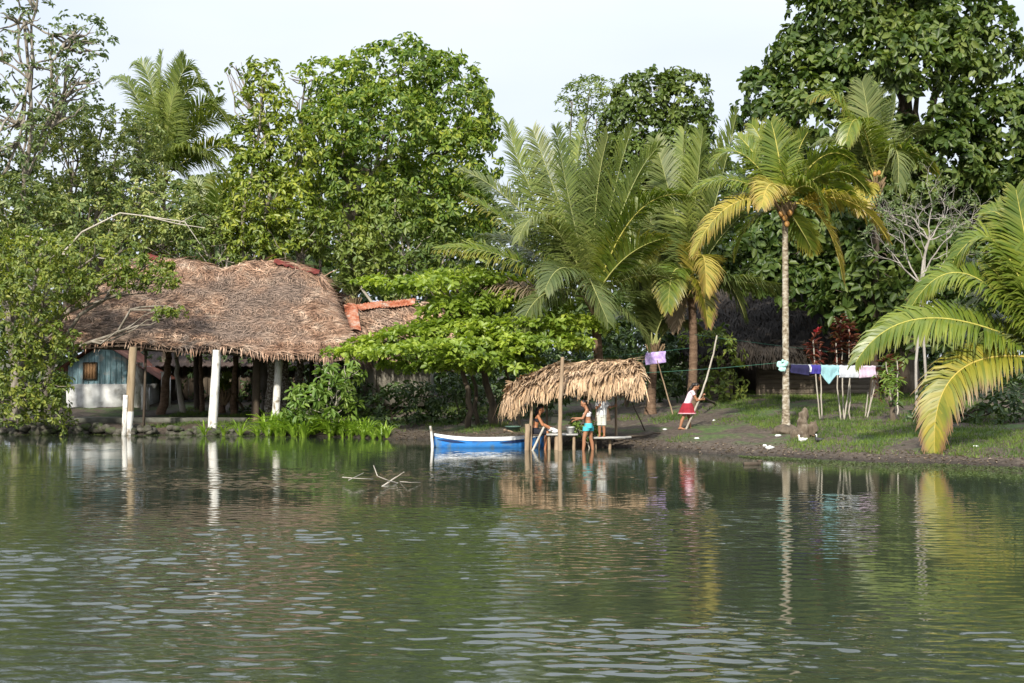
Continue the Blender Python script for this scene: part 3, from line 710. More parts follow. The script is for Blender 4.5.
for x in (734, 757): mb.box((dpx(x), YD - .01, (z0 + zt) / 2), (.1, .14, zt - z0))
mb.box((dpx(745.5), YD - .01, zt - .06), (dpx(757) - dpx(734) - .1, .14, .12)); mb.build('door_frame', dark_wood, dh)
mb = MB(); mb.box((dpx(748), YD - .5, z0 + .08), (2.2, .9, .16)); mb.build('doorstep', stone, dh)
t3 = [P(690, 290, 61), P(780, 286, 61), P(875, 290, 61)]; b3 = [P(676, 347, 56.6), P(780, 350, 56.6), P(888, 348, 56.6)]
f3 = poly_surf(t3, b3, .05); r3 = poly_surf(t3, [np.array([q[0], 122 - q[1], q[2]]) for q in b3], .05)
mb = MB(); sheet(mb, f3, 30, 10); sheet(mb, r3, 20, 8); rf = mb.build('roof', thatch_u, dh)
mb = MB(); strands(mb, f3, 4200, .9, .05, rr, (.1, 1), .25, lift=.08); strands(mb, f3, 900, .6, .05, rr, (0, 1), .3, vrange=(.93, 1), hang=1.4); strands(mb, r3, 600, .9, .05, rr, (.1, 1), .3); mb.build('thatch', thatch_shade, rf)
# ================================================================== trees
TG = 'broadleaf trees on the bank'
tree('broadleaf_tree', 'tall rounded broadleaf tree with glossy drooping leaf bunches, behind the thatched pavilion', 'tree', gnd(345, 63), lobes_px(63, [
    (400, 74, 0, 50, 34), (448, 108, 0, 45, 44), (345, 88, .5, 36, 32), (385, 128, -1.5, 60, 48), (448, 160, -1, 44, 42), (332, 140, 0, 40, 44),
    (420, 212, -.5, 62, 40), (474, 120, .6, 24, 40), (370, 180, 0, 50, 45), (465, 205, .5, 35, 40)]), big_l, bark, dens=9.0, k=10, ln=.275, wr=.40, spread=(55, 110), droop=.45, up=.45, trunk_r=.42, group=TG, seed=21, fork=P(350, 165, 63), twigs=4, lump=.28)
tree('yellowish_broadleaf_tree', 'narrow yellow-green broadleaf tree left of the tall rounded one', 'tree', gnd(268, 61), lobes_px(61, [
    (262, 82, 0, 17, 24), (266, 112, 0, 25, 28), (250, 150, 0, 24, 34), (290, 165, 0, 32, 42), (262, 195, -.5, 34, 40), (300, 225, -.5, 40, 38), (255, 235, 0, 28, 35)]),
    ylw_l, bark, dens=8, k=9, ln=.265, wr=.42, spread=(55, 110), droop=.4, up=.45, trunk_r=.22, group=TG, seed=22, twigs=4, lump=.3)
tree('half_bare_tree', 'half bare twiggy tree between the yellow-green and the rounded tree', 'tree', gnd(312, 64), lobes_px(64, [(305, 88, 0, 24, 24), (312, 110, 0, 26, 30), (240, 80, 1, 22, 24), (300, 130, 0, 20, 30)]),
     mid_l, bark, dens=.8, k=6, ln=.28, seed=23, trunk_r=.14, twigs=14, group=TG, tw=.04)
tree('round_crowned_tree', 'far dense tree with a domed dark green crown against the sky', 'tree', gnd(660, 76), lobes_px(76, [
    (650, 98, 0, 36, 30), (680, 104, 0, 32, 34), (640, 130, 0, 38, 38), (684, 138, 0, 28, 36), (660, 165, -.5, 50, 40), (625, 190, 0, 50, 45), (690, 190, 0, 45, 45)]),
    rnd_l, bark, dens=6, k=10, ln=.32, wr=.5, spread=(50, 100), droop=.3, up=.4, trunk_r=.35, group=TG, seed=24, lump=.12, inner=.2)
tree('feathery_tree', 'far feathery light green tree beside the domed crown', 'tree', gnd(600, 77), lobes_px(77, [
    (590, 92, 0, 26, 15), (572, 105, 0, 14, 12), (612, 102, 0, 20, 20), (596, 122, 0, 24, 14), (610, 148, 0, 40, 26), (560, 170, 0, 40, 30)]),
    fth_l, bark, dens=7, k=9, ln=.24, wr=.3, spread=(60, 100), droop=.15, up=.6, trunk_r=.2, group=TG, seed=25, twigs=3, tw=.03, lump=.3)
tree('breadfruit_tree', 'giant dark tree with large glossy leaves filling the top right', 'tree', gnd(905, 58.5), lobes_px(58, [
    (860, 22, 0, 62, 42), (806, 62, 0, 42, 40), (770, 104, 0, 30, 36), (825, 118, -1, 60, 52), (910, 70, -1.5, 68, 58), (972, 52, -.3, 42, 46), (1000, 140, -1, 50, 54),
    (935, 160, -1.5, 62, 50), (865, 195, 0, 75, 50), (1015, 205, 0, 50, 45), (880, 262, 1, 82, 48), (965, 255, .5, 65, 45), (1062, 115, 0, 50, 90), (885, -40, 0, 95, 55), (790, 165, .5, 40, 45),
    (940, 20, 0, 50, 45), (1080, 210, 0, 55, 80), (800, 235, -2.5, 50, 34), (745, 262, -2.5, 40, 26), (850, 245, -2, 50, 40), (762, 276, -3, 40, 20), (815, 286, -3, 40, 26), (850, 305, -3, 30, 24)]), brd_l, bark_d, dens=6.5, k=9, ln=.37, wr=.52, spread=(50, 105), droop=.4, up=.4, trunk_r=.55, group=TG, seed=26, fork=P(905, 215, 58.5), twigs=3, lump=.24, curl=.3)
tree('sparse_tall_tree', 'tall open tree at the far left with grey branches and thin leaf sprays', 'tree', gnd(14, 57), lobes_px(57, [
    (18, 30, 0, 34, 34), (30, 75, 0, 40, 40), (75, 35, 0, 30, 18), (66, 70, .5, 26, 18), (62, 105, 0, 34, 22), (90, 84, 0, 20, 12), (16, 130, 0, 36, 38), (-30, 60, 0, 45, 60), (80, 60, 0, 30, 34), (5, 180, 0, 40, 40), (22, -10, 0, 26, 20)]),
    spr_l, bark, dens=3.1, k=8, ln=.24, wr=.42, spread=(70, 105), droop=.2, up=.7, trunk_r=.09, group=TG, seed=27, fork=P(24, 20, 57), twigs=9, tw=.045, inner=.1, lump=.3)
SG = 'bushy small-leaved trees on the left bank'
tree('bushy_tree', 'dense small-leaved bushy tree in front of the tall pale palm at left', 'tree', gnd(40, 62.5), lobes_px(61, [
    (104, 124, 0, 44, 18), (140, 140, 0, 26, 22), (72, 142, 0, 40, 22), (165, 205, -.4, 34, 26), (118, 158, 0, 46, 34), (70, 170, 0, 50, 40), (130, 195, -.5, 42, 34), (90, 215, -1, 56, 36), (150, 230, -.5, 45, 28), (60, 135, 0, 30, 25), (185, 232, 0, 40, 22)]),
    sml_l, bark, dens=8.5, k=9, ln=.20, wr=.42, droop=.3, up=.55, trunk_r=.16, group=SG, seed=31, twigs=6, lump=.3)
tree('bushy_tree', 'dark bushy tree at the left edge under the open tall tree', 'tree', gnd(15, 58), lobes_px(58, [
    (20, 200, 0, 46, 34), (-20, 240, 0, 60, 60), (45, 235, -.5, 48, 34), (10, 270, -.5, 50, 40), (-60, 150, 0, 60, 60)]), sml_l, bark, dens=8.5, k=9, ln=.21, wr=.42, droop=.3, up=.5, trunk_r=.2, group=SG, seed=32, twigs=5, lump=.3)
tree('mixed_shrub', 'mixed shrub with pale twigs behind the left end of the pavilion roof', 'shrub', gnd(215, 61), lobes_px(61, [
    (200, 245, 0, 40, 24), (235, 250, 0, 36, 26), (170, 238, -.3, 36, 18), (270, 250, .3, 34, 26), (215, 225, .5, 40, 22)]), mid_l, pale_wood, dens=4.2, k=8, ln=.22, wr=.38, up=.5, trunk_r=.12, seed=33, twigs=6, tw=.03, trunk='stem', crown='foliage')
tree('overhanging_tree', 'small-leaved tree leaning out over the water and the left end of the pavilion roof', 'tree', gnd(22, 54.5), lobes_px(50.6, [
    (40, 262, 1.5, 56, 32), (95, 262, 1, 46, 26), (18, 310, .5, 44, 40), (48, 288, .5, 40, 24), (108, 281, .3, 34, 14), (24, 360, .6, 40, 40), (48, 345, 0, 28, 26),
    (20, 405, 1, 42, 26), (52, 392, .2, 20, 22), (145, 268, .8, 34, 12), (-25, 330, 1, 40, 80), (170, 312, .2, 18, 7), (150, 282, .4, 30, 9)]),
    vin_l, bark, dens=10, k=8, ln=.19, wr=.44, spread=(60, 110), droop=.35, up=.5, trunk_r=.16, group=SG, seed=34, fork=P(30, 330, 52), twigs=5, lump=.3)
tree('hanging_vine', 'thin leafy vine trailing down to the water below the overhanging tree', 'vine', gnd(60, 53.9), lobes_px(50.8, [(58, 410, 0, 7, 18), (62, 425, 0, 5, 10), (55, 392, 0, 8, 10)]), vin_l, bark, dens=14, k=5, ln=.15, wr=.42, trunk_r=.025, seed=35, twigs=2, trunk='stem', crown='foliage', fork=P(56, 395, 50.8))
# bleached limbs lying across the left trees
tb = thing('bleached_branch', 'bare bleached branch arching out of the left foliage above the roof', 'branch', P(62, 250, 53)); mb = MB()
for path, r in (([(62, 254), (82, 232), (120, 213), (145, 216), (178, 224), (205, 228)], .04), ([(145, 216), (185, 222), (200, 244)], .03), ([(62, 254), (100, 258), (130, 262)], .035), ([(60, 250), (40, 238), (20, 235)], .04), ([(178, 224), (196, 214)], .02)):
    q = np.array([P(x, y, 53.0 - .05 * i) for i, (x, y) in enumerate(path)]); mb.tube(q, np.linspace(r, r * .35, len(q)), 6)
mb.build('limb', pale_wood, tb, smooth=True)

tree('light_leaved_tree', 'lighter bushy tree at the foot of the tall rounded tree, above the rust orange ridge', 'tree', gnd(410, 60.5), lobes_px(60.5, [
    (405, 232, 0, 40, 30), (445, 262, .3, 40, 30), (372, 262, .4, 34, 30), (420, 280, .4, 45, 26), (340, 240, .8, 36, 28), (395, 205, .5, 30, 24)]), mid_l, pale_wood, dens=6, k=8, ln=.28, wr=.4, up=.45, trunk_r=.16, seed=36, group=TG, twigs=6, tw=.035)
al = tree('almond_tree', 'low spreading tree with bright green leaves in flat tiers by the fishing shelter', 'tree', gnd(496, 50.6), lobes_px(49.5, [
    (455, 286, 1.5, 72, 11), (500, 304, .8, 58, 12), (415, 336, -.2, 36, 8), (475, 328, 0, 62, 12), (548, 326, -.1, 54, 10), (430, 353, -.8, 84, 10), (525, 343, -.6, 66, 11), (365, 350, -.6, 24, 11), (465, 366, -1, 62, 9), (458, 310, .4, 42, 8)]),
    alm_l, bark_d, dens=15, k=9, ln=.23, wr=.55, spread=(50, 100), droop=.12, up=.62, trunk_r=.13, seed=37, group=TG, fork=P(476, 345, 50), twigs=5, lump=.34, minz=-.35, inner=.1, tw=.03)
for (x0, y0, x1, y1, Y_, r) in ((468, 425, 460, 360, 50.2, .10), (478, 428, 470, 355, 50.9, .07), (521, 424, 500, 350, 50.4, .05)):
    mb = MB(); q0 = gnd(x0, Y_, -.1); mb.tube(limb_path(q0, P(x1, y1, Y_), R, 8, .06), np.linspace(r * 1.2, r * .8, 8), 7); mb.build('trunk', bark_d, al, smooth=True)
tree('cassava_bush', 'bright green bush of hand-shaped leaves beside the right end of the pavilion', 'bush', gnd(325, 51.3), lobes_px(51, [
    (330, 378, 0, 20, 14), (312, 398, -.3, 24, 14), (342, 396, 0, 20, 14), (300, 412, -.3, 16, 9), (325, 415, -.4, 26, 12), (352, 372, .3, 12, 12)]), csv_l, pale_wood, dens=5.5, k=8, ln=.33, wr=.30, spread=(75, 110), droop=.3, up=.75, trunk_r=.05, seed=38, twigs=4, trunk='stem', crown='foliage', tw=.025)
UG = 'shady shrubs behind the bank'
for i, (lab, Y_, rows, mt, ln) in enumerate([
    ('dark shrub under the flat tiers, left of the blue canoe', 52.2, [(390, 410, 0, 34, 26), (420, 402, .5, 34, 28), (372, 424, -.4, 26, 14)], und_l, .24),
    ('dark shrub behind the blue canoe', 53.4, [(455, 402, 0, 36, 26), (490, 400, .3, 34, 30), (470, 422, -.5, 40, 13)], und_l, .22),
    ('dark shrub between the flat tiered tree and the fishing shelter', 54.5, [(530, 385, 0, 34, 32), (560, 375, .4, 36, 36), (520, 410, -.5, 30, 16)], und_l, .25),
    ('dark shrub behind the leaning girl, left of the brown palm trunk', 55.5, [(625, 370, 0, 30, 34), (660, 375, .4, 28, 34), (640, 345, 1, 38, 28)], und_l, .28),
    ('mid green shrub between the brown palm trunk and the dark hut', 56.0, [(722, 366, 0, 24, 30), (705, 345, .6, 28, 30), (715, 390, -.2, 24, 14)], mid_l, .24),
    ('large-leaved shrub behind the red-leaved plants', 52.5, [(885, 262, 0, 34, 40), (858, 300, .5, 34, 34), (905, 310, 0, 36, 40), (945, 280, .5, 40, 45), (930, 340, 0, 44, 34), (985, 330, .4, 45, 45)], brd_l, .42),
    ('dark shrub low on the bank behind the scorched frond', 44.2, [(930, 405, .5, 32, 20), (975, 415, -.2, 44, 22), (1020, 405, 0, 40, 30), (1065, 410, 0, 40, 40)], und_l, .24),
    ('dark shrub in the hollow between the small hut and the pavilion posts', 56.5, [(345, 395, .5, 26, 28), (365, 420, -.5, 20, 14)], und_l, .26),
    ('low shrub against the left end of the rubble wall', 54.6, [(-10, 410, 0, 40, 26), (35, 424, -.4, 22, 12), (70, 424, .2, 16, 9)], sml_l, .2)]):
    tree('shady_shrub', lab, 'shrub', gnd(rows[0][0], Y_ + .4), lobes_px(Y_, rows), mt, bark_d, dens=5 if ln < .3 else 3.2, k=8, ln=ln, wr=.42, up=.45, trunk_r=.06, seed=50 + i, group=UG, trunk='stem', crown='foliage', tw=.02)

# bare twiggy tree on the right
bt = thing('bare_tree', 'thin grey tree with nearly bare branches in front of the giant dark tree', 'tree', gnd(918, 47.5)); rb = np.random.default_rng(9)
mb = MB(); tw = MB(); tips = []
def grow(a, d, L_, r, lev):
    b_ = a + nz(d) * L_; pth = limb_path(a, b_, rb, 6, .08); mb.tube(pth, np.linspace(r, r * .6, 6), 6 if lev < 2 else 4, cap=lev < 1)
    if lev >= 4: tips.append(b_); return
    for _ in range(3 if lev else 4):
        d2 = nz(d) + rb.normal(0, .62, 3) * np.array([1.25, .7, .75]); d2[2] = max(d2[2], -.25); s0 = pth[rb.integers(3, 6)]
        grow(s0, d2, L_ * rb.uniform(.55, .85), r * .55, lev + 1)
b0 = gnd(916, 47.5, -.1); k1 = P(921, 285, 47.5); mb.tube(limb_path(b0, k1, rb, 8, .03), np.linspace(.05, .042, 8), 8)
for d in ((.12, 0, 1), (-.7, -.1, .7), (.75, .1, .75), (-.3, .2, .9), (.35, -.2, .8)): grow(k1, np.array(d, float), rb.uniform(1.0, 1.5), .032, 1)
k2 = P(929, 240, 47.5); mb.tube(limb_path(k1, k2, rb, 5, .05), [.05, .04], 7)
for d in ((.1, 0, 1), (-.9, 0, .5), (.9, -.1, .5), (.6, .1, .8), (-.5, .1, .7)): grow(k2, np.array(d, float), rb.uniform(.9, 1.3), .028, 1)
mb.tube(limb_path(gnd(928, 47.8, -.1), P(923, 300, 47.7), rb, 6, .03), [.055, .04], 6)
mb.build('trunk', surf_mat('grey_twig', [(.24, .21, .18), (.42, .39, .35)], 6, (1, 1, .4), .9), bt, smooth=True)
tp_ = np.array(tips); sel = tp_[rb.random(len(tp_)) < .8]
mb = MB(); rosettes(mb, sel, nz(rb.normal(size=sel.shape) + [0, 0, 1]), 5, .15, .35, (40, 100), .1, rb); mb.build('crown', spr_l, bt)

# ================================================================== coconut palms
rp_ = lambda *a: a
palm('large coconut palm with long dark green fronds and a short trunk behind the fishing shelter', gnd(603, 50), (594, 298), 49.5, [
    (503, 256, 438, 248, -.8, 1, .4), (548, 222, 518, 240, -1.8, 0, .2), (574, 222, 556, 128, -.6, 5, 1.1), (596, 205, 608, 136, .3, 0, 1.2), (536, 200, 508, 124, .6, 5, .7),
    (520, 210, 462, 170, .8, 0, .5), (520, 232, 466, 196, -.4, 1, .4), (625, 258, 666, 238, -1.2, 1, .6), (636, 214, 690, 196, -.3, 6, .4), (628, 196, 660, 146, .4, 5, .7), (505, 285, 457, 274, .2, 3, .3),
    (632, 318, 648, 348, -1.0, 0, .3), (590, 280, 608, 322, -2.4, 0, .5), (560, 205, 533, 130, 1.0, 0, 1.0), (612, 200, 632, 128, 1.2, 5, 1.0), (575, 210, 585, 118, 1.5, 5, 1.2), (548, 292, 520, 330, -1.6, 0, .3), (566, 268, 545, 290, -2.6, 0, .4), (645, 275, 690, 290, .5, 0, .3), (530, 250, 480, 235, 1.5, 0, .4)],
    PM, RM, bark_r, .19, seed=1, width=.05, droop=.9)
palm('slim coconut palm with a leaning brown trunk behind the leaning girl', gnd(690, 51.5), (690, 285), 51, [
    (694, 215, 703, 128, .3, 5, 1.2), (675, 215, 655, 140, .6, 0, .9), (712, 215, 737, 112, .8, 5, .9), (665, 240, 632, 205, .6, 0, .5), (715, 245, 742, 215, .4, 0, .5), (702, 255, 706, 292, -1.6, 2, .4),
    (740, 282, 788, 290, -.6, 0, .3), (675, 270, 668, 310, -1.4, 1, .4), (700, 285, 708, 325, -1.2, 4, .3), (720, 275, 745, 318, -.5, 0, .3), (683, 205, 684, 130, 1.2, 5, 1.2), (660, 265, 632, 290, .5, 0, .3), (720, 225, 765, 190, 1.2, 0, .6), (680, 290, 676, 330, -.4, 3, .3), (705, 220, 722, 140, 1.2, 0, 1.1)],
    PM, RM, bark_r, .17, seed=2, lean=.12, width=.068, droop=.8)
palm('young coconut palm with upright fronds from near the ground behind the lilac towel', gnd(650, 52), (655, 345), 51.8, [
    (662, 275, 705, 222, -.4, 0, 1.0), (657, 270, 661, 205, .4, 0, 1.3), (645, 290, 618, 250, .3, 0, .8), (672, 300, 705, 262, -.2, 0, .7), (635, 320, 612, 318, -.2, 0, .4), (675, 325, 700, 330, .3, 0, .4), (650, 260, 640, 200, .8, 5, 1.0), (668, 280, 682, 215, .6, 5, 1.0)],
    PM, RM, bark_r, .16, seed=3, width=.068, droop=.6)
py_ = hit(786, 433)
palm('yellowing coconut palm with a tall pale trunk and orange nuts on the grassy bank', py_, (785, 205), py_[1], [
    (733, 204, 693, 254, -.5, 2, .4), (733, 180, 692, 192, .2, 6, .4), (742, 154, 712, 166, .4, 6, .5), (778, 152, 771, 122, .2, 6, 1.2), (795, 160, 808, 132, .4, 6, 1.0), (820, 158, 852, 160, .3, 6, .5), (832, 172, 868, 192, -.1, 1, .4),
    (845, 200, 888, 240, -.6, 2, .3), (820, 216, 843, 280, -.8, 2, .3), (772, 184, 762, 206, -1.6, 2, .4), (808, 186, 826, 212, -1.0, 1, .4), (752, 220, 736, 256, .7, 1, .3), (757, 158, 738, 136, .8, 6, .6), (815, 182, 858, 205, .9, 6, .3), (770, 160, 752, 125, 1.0, 6, 1.0), (800, 228, 812, 250, .4, 1, .2)],
    PM, RM, bark_w, .108, seed=4, llen=.85, nuts=[(785, 218), (790, 213), (781, 214), (787, 224)], lean=.0, width=.052, droop=.8, nutm=NUT)
palm('yellow-tipped coconut palm with orange nuts in front of the giant dark tree', gnd(874, 54.2), (876, 182), 50.8, [
    (842, 108, 812, 98, -.3, 1, .5), (860, 122, 846, 142, -1.2, 6, .4), (870, 128, 862, 82, .3, 0, 1.2), (890, 128, 896, 96, .5, 5, .9), (905, 152, 936, 172, -.5, 1, .4), (866, 190, 861, 214, -1.3, 2, .3), (895, 150, 898, 188, -1.2, 0, .3), (850, 160, 825, 196, .5, 0, .3), (880, 130, 878, 85, .8, 5, 1.0), (905, 140, 930, 130, .8, 0, .5), (845, 145, 815, 145, .7, 0, .4)],
    PM, RM, bark_d, .15, seed=5, nuts=[(875, 174), (879, 173)], width=.055, droop=1.1, nutm=NUT)
palm('low coconut palm at the right edge with huge arching light green fronds over the bank', gnd(1062, 37.5), (1048, 358), 37.5, [
    (958, 372, 935, 455, -.9, 4, .75), (930, 318, 856, 362, -.5, 6, .75), (972, 276, 912, 306, .3, 6, .6), (996, 242, 946, 276, .6, 6, .6), (1016, 238, 982, 214, .9, 6, .8), (1030, 260, 1016, 190, .6, 6, 1.0), (1060, 250, 1075, 180, .4, 0, 1.0),
    (1000, 330, 950, 335, .9, 0, .4), (1090, 290, 1140, 260, .2, 6, .6), (1100, 350, 1160, 390, 0, 6, .5), (1010, 290, 962, 318, 1.1, 0, .4), (1040, 260, 1050, 175, .9, 6, 1.0), (1085, 330, 1130, 340, -.8, 1, .5), (1018, 300, 985, 262, .3, 6, .7)],
    PM, RM, bark_r, .2, seed=6, width=.075, droop=.85, llen=1.15)
palm('tall pale green coconut palm behind the left trees, rising against the sky', gnd(165, 66), (163, 178), 65, [
    (159, 110, 162, 52, .2, 5, 1.3), (134, 92, 106, 84, .3, 5, .5), (186, 92, 212, 96, .4, 5, .6), (200, 106, 232, 132, -.6, 5, .4), (215, 146, 246, 158, -.4, 1, .5), (180, 78, 200, 82, -.3, 5, .6), (150, 82, 132, 66, .5, 5, .7), (140, 150, 118, 140, -.4, 5, .5),
    (170, 112, 180, 92, -1.2, 5, 1.1), (205, 122, 245, 128, .2, 5, .4), (195, 152, 236, 188, -.8, 5, .5), (180, 170, 215, 210, -1.2, 5, .5), (130, 160, 108, 176, -.2, 5, .5), (188, 128, 222, 98, .8, 5, .6), (172, 100, 184, 55, .8, 5, 1.1)],
    PM, RM, bark_p, .14, seed=7, llen=1.2, width=.06, droop=1.1)
palm('small palm with yellow-green arching fronds behind the pavilion roof', gnd(215, 62.5), (212, 232), 62, [
    (225, 190, 248, 196, -.4, 1, .5), (215, 200, 210, 175, .2, 5, 1.2), (235, 215, 258, 232, -.3, 5, .4), (198, 205, 185, 215, -.3, 0, .4), (245, 205, 272, 228, .3, 5, .5), (200, 195, 190, 180, .5, 5, .8)], PM, RM, bark_p, .13, seed=8, width=.055)
palm('small dark palm between the pavilion roof and the rust orange ridge', gnd(352, 61.5), (354, 300), 61.2, [
    (345, 268, 336, 246, -.3, 5, 1.0), (354, 262, 354, 236, 0, 0, 1.2), (364, 268, 376, 250, -.2, 5, .9), (340, 282, 326, 282, .2, 0, .5), (370, 284, 386, 292, -.3, 0, .5), (358, 265, 364, 240, .4, 0, 1.0)], PM, RM, bark_p, .12, seed=9, width=.05)
palm('small green palm inside the pavilion, right of the thick white post', gnd(222, 59.5), (224, 392), 59, [
    (228, 384, 236, 388, -.2, 6, .5), (221, 382, 216, 388, -.3, 6, .5), (226, 380, 230, 376, .2, 5, 1.0), (232, 394, 242, 408, -.4, 3, .4), (218, 390, 208, 398, .1, 0, .4)], PM, RM, bark_r, .10, seed=10, width=.04)
# dark leaning trunks seen through the pavilion
for i, (x0, x1, Y_, r, lab) in enumerate(((160, 168, 58.5, .15, 'stout dark trunk behind the leaning brown post'), (183, 176, 59.5, .10, 'thin leaning trunk left of the thick white post'), (233, 236, 58.6, .11, 'brown trunk under the pavilion, right of the thick white post'), (205, 200, 60.5, .09, 'slim trunk close behind the thick white post'))):
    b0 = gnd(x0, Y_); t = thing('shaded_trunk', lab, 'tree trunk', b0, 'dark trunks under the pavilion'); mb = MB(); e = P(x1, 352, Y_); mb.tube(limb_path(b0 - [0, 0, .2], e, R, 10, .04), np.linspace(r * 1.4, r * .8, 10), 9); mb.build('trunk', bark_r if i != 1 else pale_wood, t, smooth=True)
    mb = MB(); mb.tube(limb_path(e - [0, 0, .3], e + [.2, .4, 1.2], R, 6, .08), np.linspace(r * .7, .03, 6), 7); mb.build('limb', bark_r, t, smooth=True)

# ================================================================== far wood closing the view behind
rf_ = np.random.default_rng(77); cs, rrs = [], []
for px in np.arange(-330, 1400, 34):
    for row, (Y_, zc, rz) in enumerate(((70, 3.2, 2.6), (74, 6.2, 2.6), (79, 9.0, 2.8), (84, 11.5, 2.8))):
        if row == 3 and 470 < px < 565: continue
        p = P(px + rf_.uniform(-14, 14), 300, Y_ + rf_.uniform(-1.5, 1.5)); cap_ = 1.0
        cs.append((np.array([p[0], p[1], zc * cap_ + rf_.uniform(-.7, .9)]), np.array([rf_.uniform(1.6, 2.4), 1.6, rz * rf_.uniform(.8, 1.2)])))
p, ax = lobe_points(cs, 2.3, rf_, .15, .2, -.8, .25); mb = MB(); rosettes(mb, p, nz(ax * .5 + [0, 0, .5] + rf_.normal(0, .35, ax.shape)), 8, .46, .46, (55, 105), .3, rf_)
tag(mb.build('far_wood', wood_l), 'dense dark wood closing the view behind the bank', 'wood', kind='stuff')
# undergrowth: leafy tangle on the slope
us = []
for px in np.arange(-60, 1110, 17):
    for Y_, zz in ((60.5, .5), (64, .9), (66.5, 1.6)):
        if 340 < px < 450 and Y_ < 62: continue
        if px < 250 and Y_ < 65: continue
        if 690 < px < 885 and Y_ < 64: continue
        g = gnd(px + rf_.uniform(-8, 8), Y_ + rf_.uniform(-1, 1)); us.append((g + [0, 0, zz * rf_.uniform(.5, 1.2)], np.array([rf_.uniform(.8, 1.2), .8, zz + rf_.uniform(.3, .9)])))
p, ax = lobe_points(us, 2.6, rf_, .2, .2, -.5, .25); mb = MB(); rosettes(mb, p, nz(ax * .5 + [0, 0, .5] + rf_.normal(0, .35, ax.shape)), 8, .27, .38, (55, 105), .3, rf_)
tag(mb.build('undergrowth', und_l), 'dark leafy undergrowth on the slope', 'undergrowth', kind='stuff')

# ================================================================== grass
rg = np.random.default_rng(4); n = 240000
gx = rg.uniform(-14, 16.5, n); gy = rg.uniform(33, 62, n); gz = G(gx, gy); s_ = gy - shore(gx)
nf = np.sin(gx * 1.1 + 2) * np.sin(gy * .9 + 1) + .6 * np.sin(gx * 2.7 - gy * 1.3) + .5 * np.sin(gx * .5 + gy * .4 + 4)
nf += np.where(gx > 8.0, .7, 0) + np.where(gx < -2, .3, 0) - np.where((gx > .5) & (gx < 7.6), .75, 0)
ok = (s_ > .75) & (nf > rg.uniform(-.2, .7, n)) & (np.abs(gx / gy) < .42); gx, gy, gz = gx[ok], gy[ok], gz[ok]; n = len(gx)
d = nz(np.stack([rg.normal(0, .5, n), rg.normal(0, .5, n), np.ones(n)], 1)); w = nz(np.cross(d, nz(rg.normal(size=(n, 3))))); h = rg.uniform(.05, .17, (n, 1)); ww = rg.uniform(.006, .016, (n, 1))
p0 = np.stack([gx, gy, gz - .01], 1); v = np.stack([p0 - w * ww, p0 + w * ww, p0 + d * h + rg.normal(0, .02, (n, 3))], 1)
mb = MB(); mb.add(v.reshape(-1, 3), np.arange(n * 3).reshape(-1, 3)); tag(mb.build('grass', grs_l), 'short green grass in patches on the muddy bank', 'grass', kind='stuff')
# floating weed along the shore
n = 8000; wx = rg.uniform(6.2, 14, n); so_ = np.abs(rg.normal(0, 1, n)) * np.interp(wx, [6.2, 9, 13], [.5, 2.2, 3.4]); wy = shore(wx) - so_ - .05
n2 = 1500; wx2 = rg.uniform(-20, -7.5, n2); wy2 = shore(wx2) - np.abs(rg.normal(0, .5, n2)) - .1
wx, wy = np.concatenate([wx, wx2]), np.concatenate([wy, wy2]); n = len(wx)
p0 = np.stack([wx, wy, rg.uniform(.006, .014, n)], 1); a = rg.uniform(0, 6.28, n); d = np.stack([np.cos(a), np.sin(a), rg.uniform(0, .25, n)], 1)
mb = MB(); leaves(mb, p0, d, np.tile([0, 0, 1.], (n, 1)) + rg.normal(0, .1, (n, 3)), rg.uniform(.03, .08, n), rg.uniform(.02, .05, n), fold=.05, curl=0); tag(mb.build('floating_weed', wed_l), 'thin mat of green weed floating along the shore', 'weed', kind='stuff')
# leaf litter and mud debris near the waterline
n = 1800; dx = rg.uniform(-4, 14, n); dy = shore(dx) + np.abs(rg.normal(.1, .9, n)); p0 = np.stack([dx, dy, G(dx, dy) + .012], 1); a = rg.uniform(0, 6.28, n); d = np.stack([np.cos(a), np.sin(a), rg.uniform(-.05, .3, n)], 1)
mb = MB(); leaves(mb, p0, d, np.tile([0, 0, 1.], (n, 1)) + rg.normal(0, .3, (n, 3)), rg.uniform(.04, .12, n), rg.uniform(.015, .04, n)); tag(mb.build('leaf_litter', leaf_mat('dead_litter', [(.07, .05, .03), (.16, .115, .07), (.30, .24, .17)], .1, .8)), 'brown leaf litter along the muddy edge', 'litter', kind='stuff')
# ================================================================== water lilies (strap-leaved) along the pavilion
def lily_mb(seed, nb, H):
    rl = np.random.default_rng(seed); mb = MB()
    for i in range(nb):
        a = rl.uniform(0, 6.28); o = np.array([math.cos(a), math.sin(a), 0]); h = H * rl.uniform(.6, 1.15); sp = rl.uniform(.3, 1.0)
        t = np.linspace(0, 1, 6)[:, None]
        c = o * .05 + o * sp * h * t ** 1.6 + np.array([0, 0, 1.]) * h * (t - .42 * sp * 1.3 * t ** 3)
        s_ = nz(np.cross(o, [0, 0, 1.])); w = (.024 * np.array([.7, 1, 1, .85, .55, .05]))[:, None]
        k = np.stack([c - s_ * w, c + [0, 0, -.012], c + s_ * w], 1); mb.grid(k)
    return mb
protos = [lily_mb(90 + i, 20, .60).mesh('leaf_tuft', lil_l) for i in range(5)]
def lily(px, Y, sc, k, label, group):
    x = (px - 512) / F * Y; t = thing('strap_leaved_plant', label, 'water plant', (x, Y, max(-.05, float(G(x, Y)))), group)
    t.scale = (sc, sc, sc); t.rotation_euler = (0, 0, R.uniform(0, 6.28))
    o = bpy.data.objects.new('leaf_tuft', protos[k]); COL.objects.link(o); o.parent = t
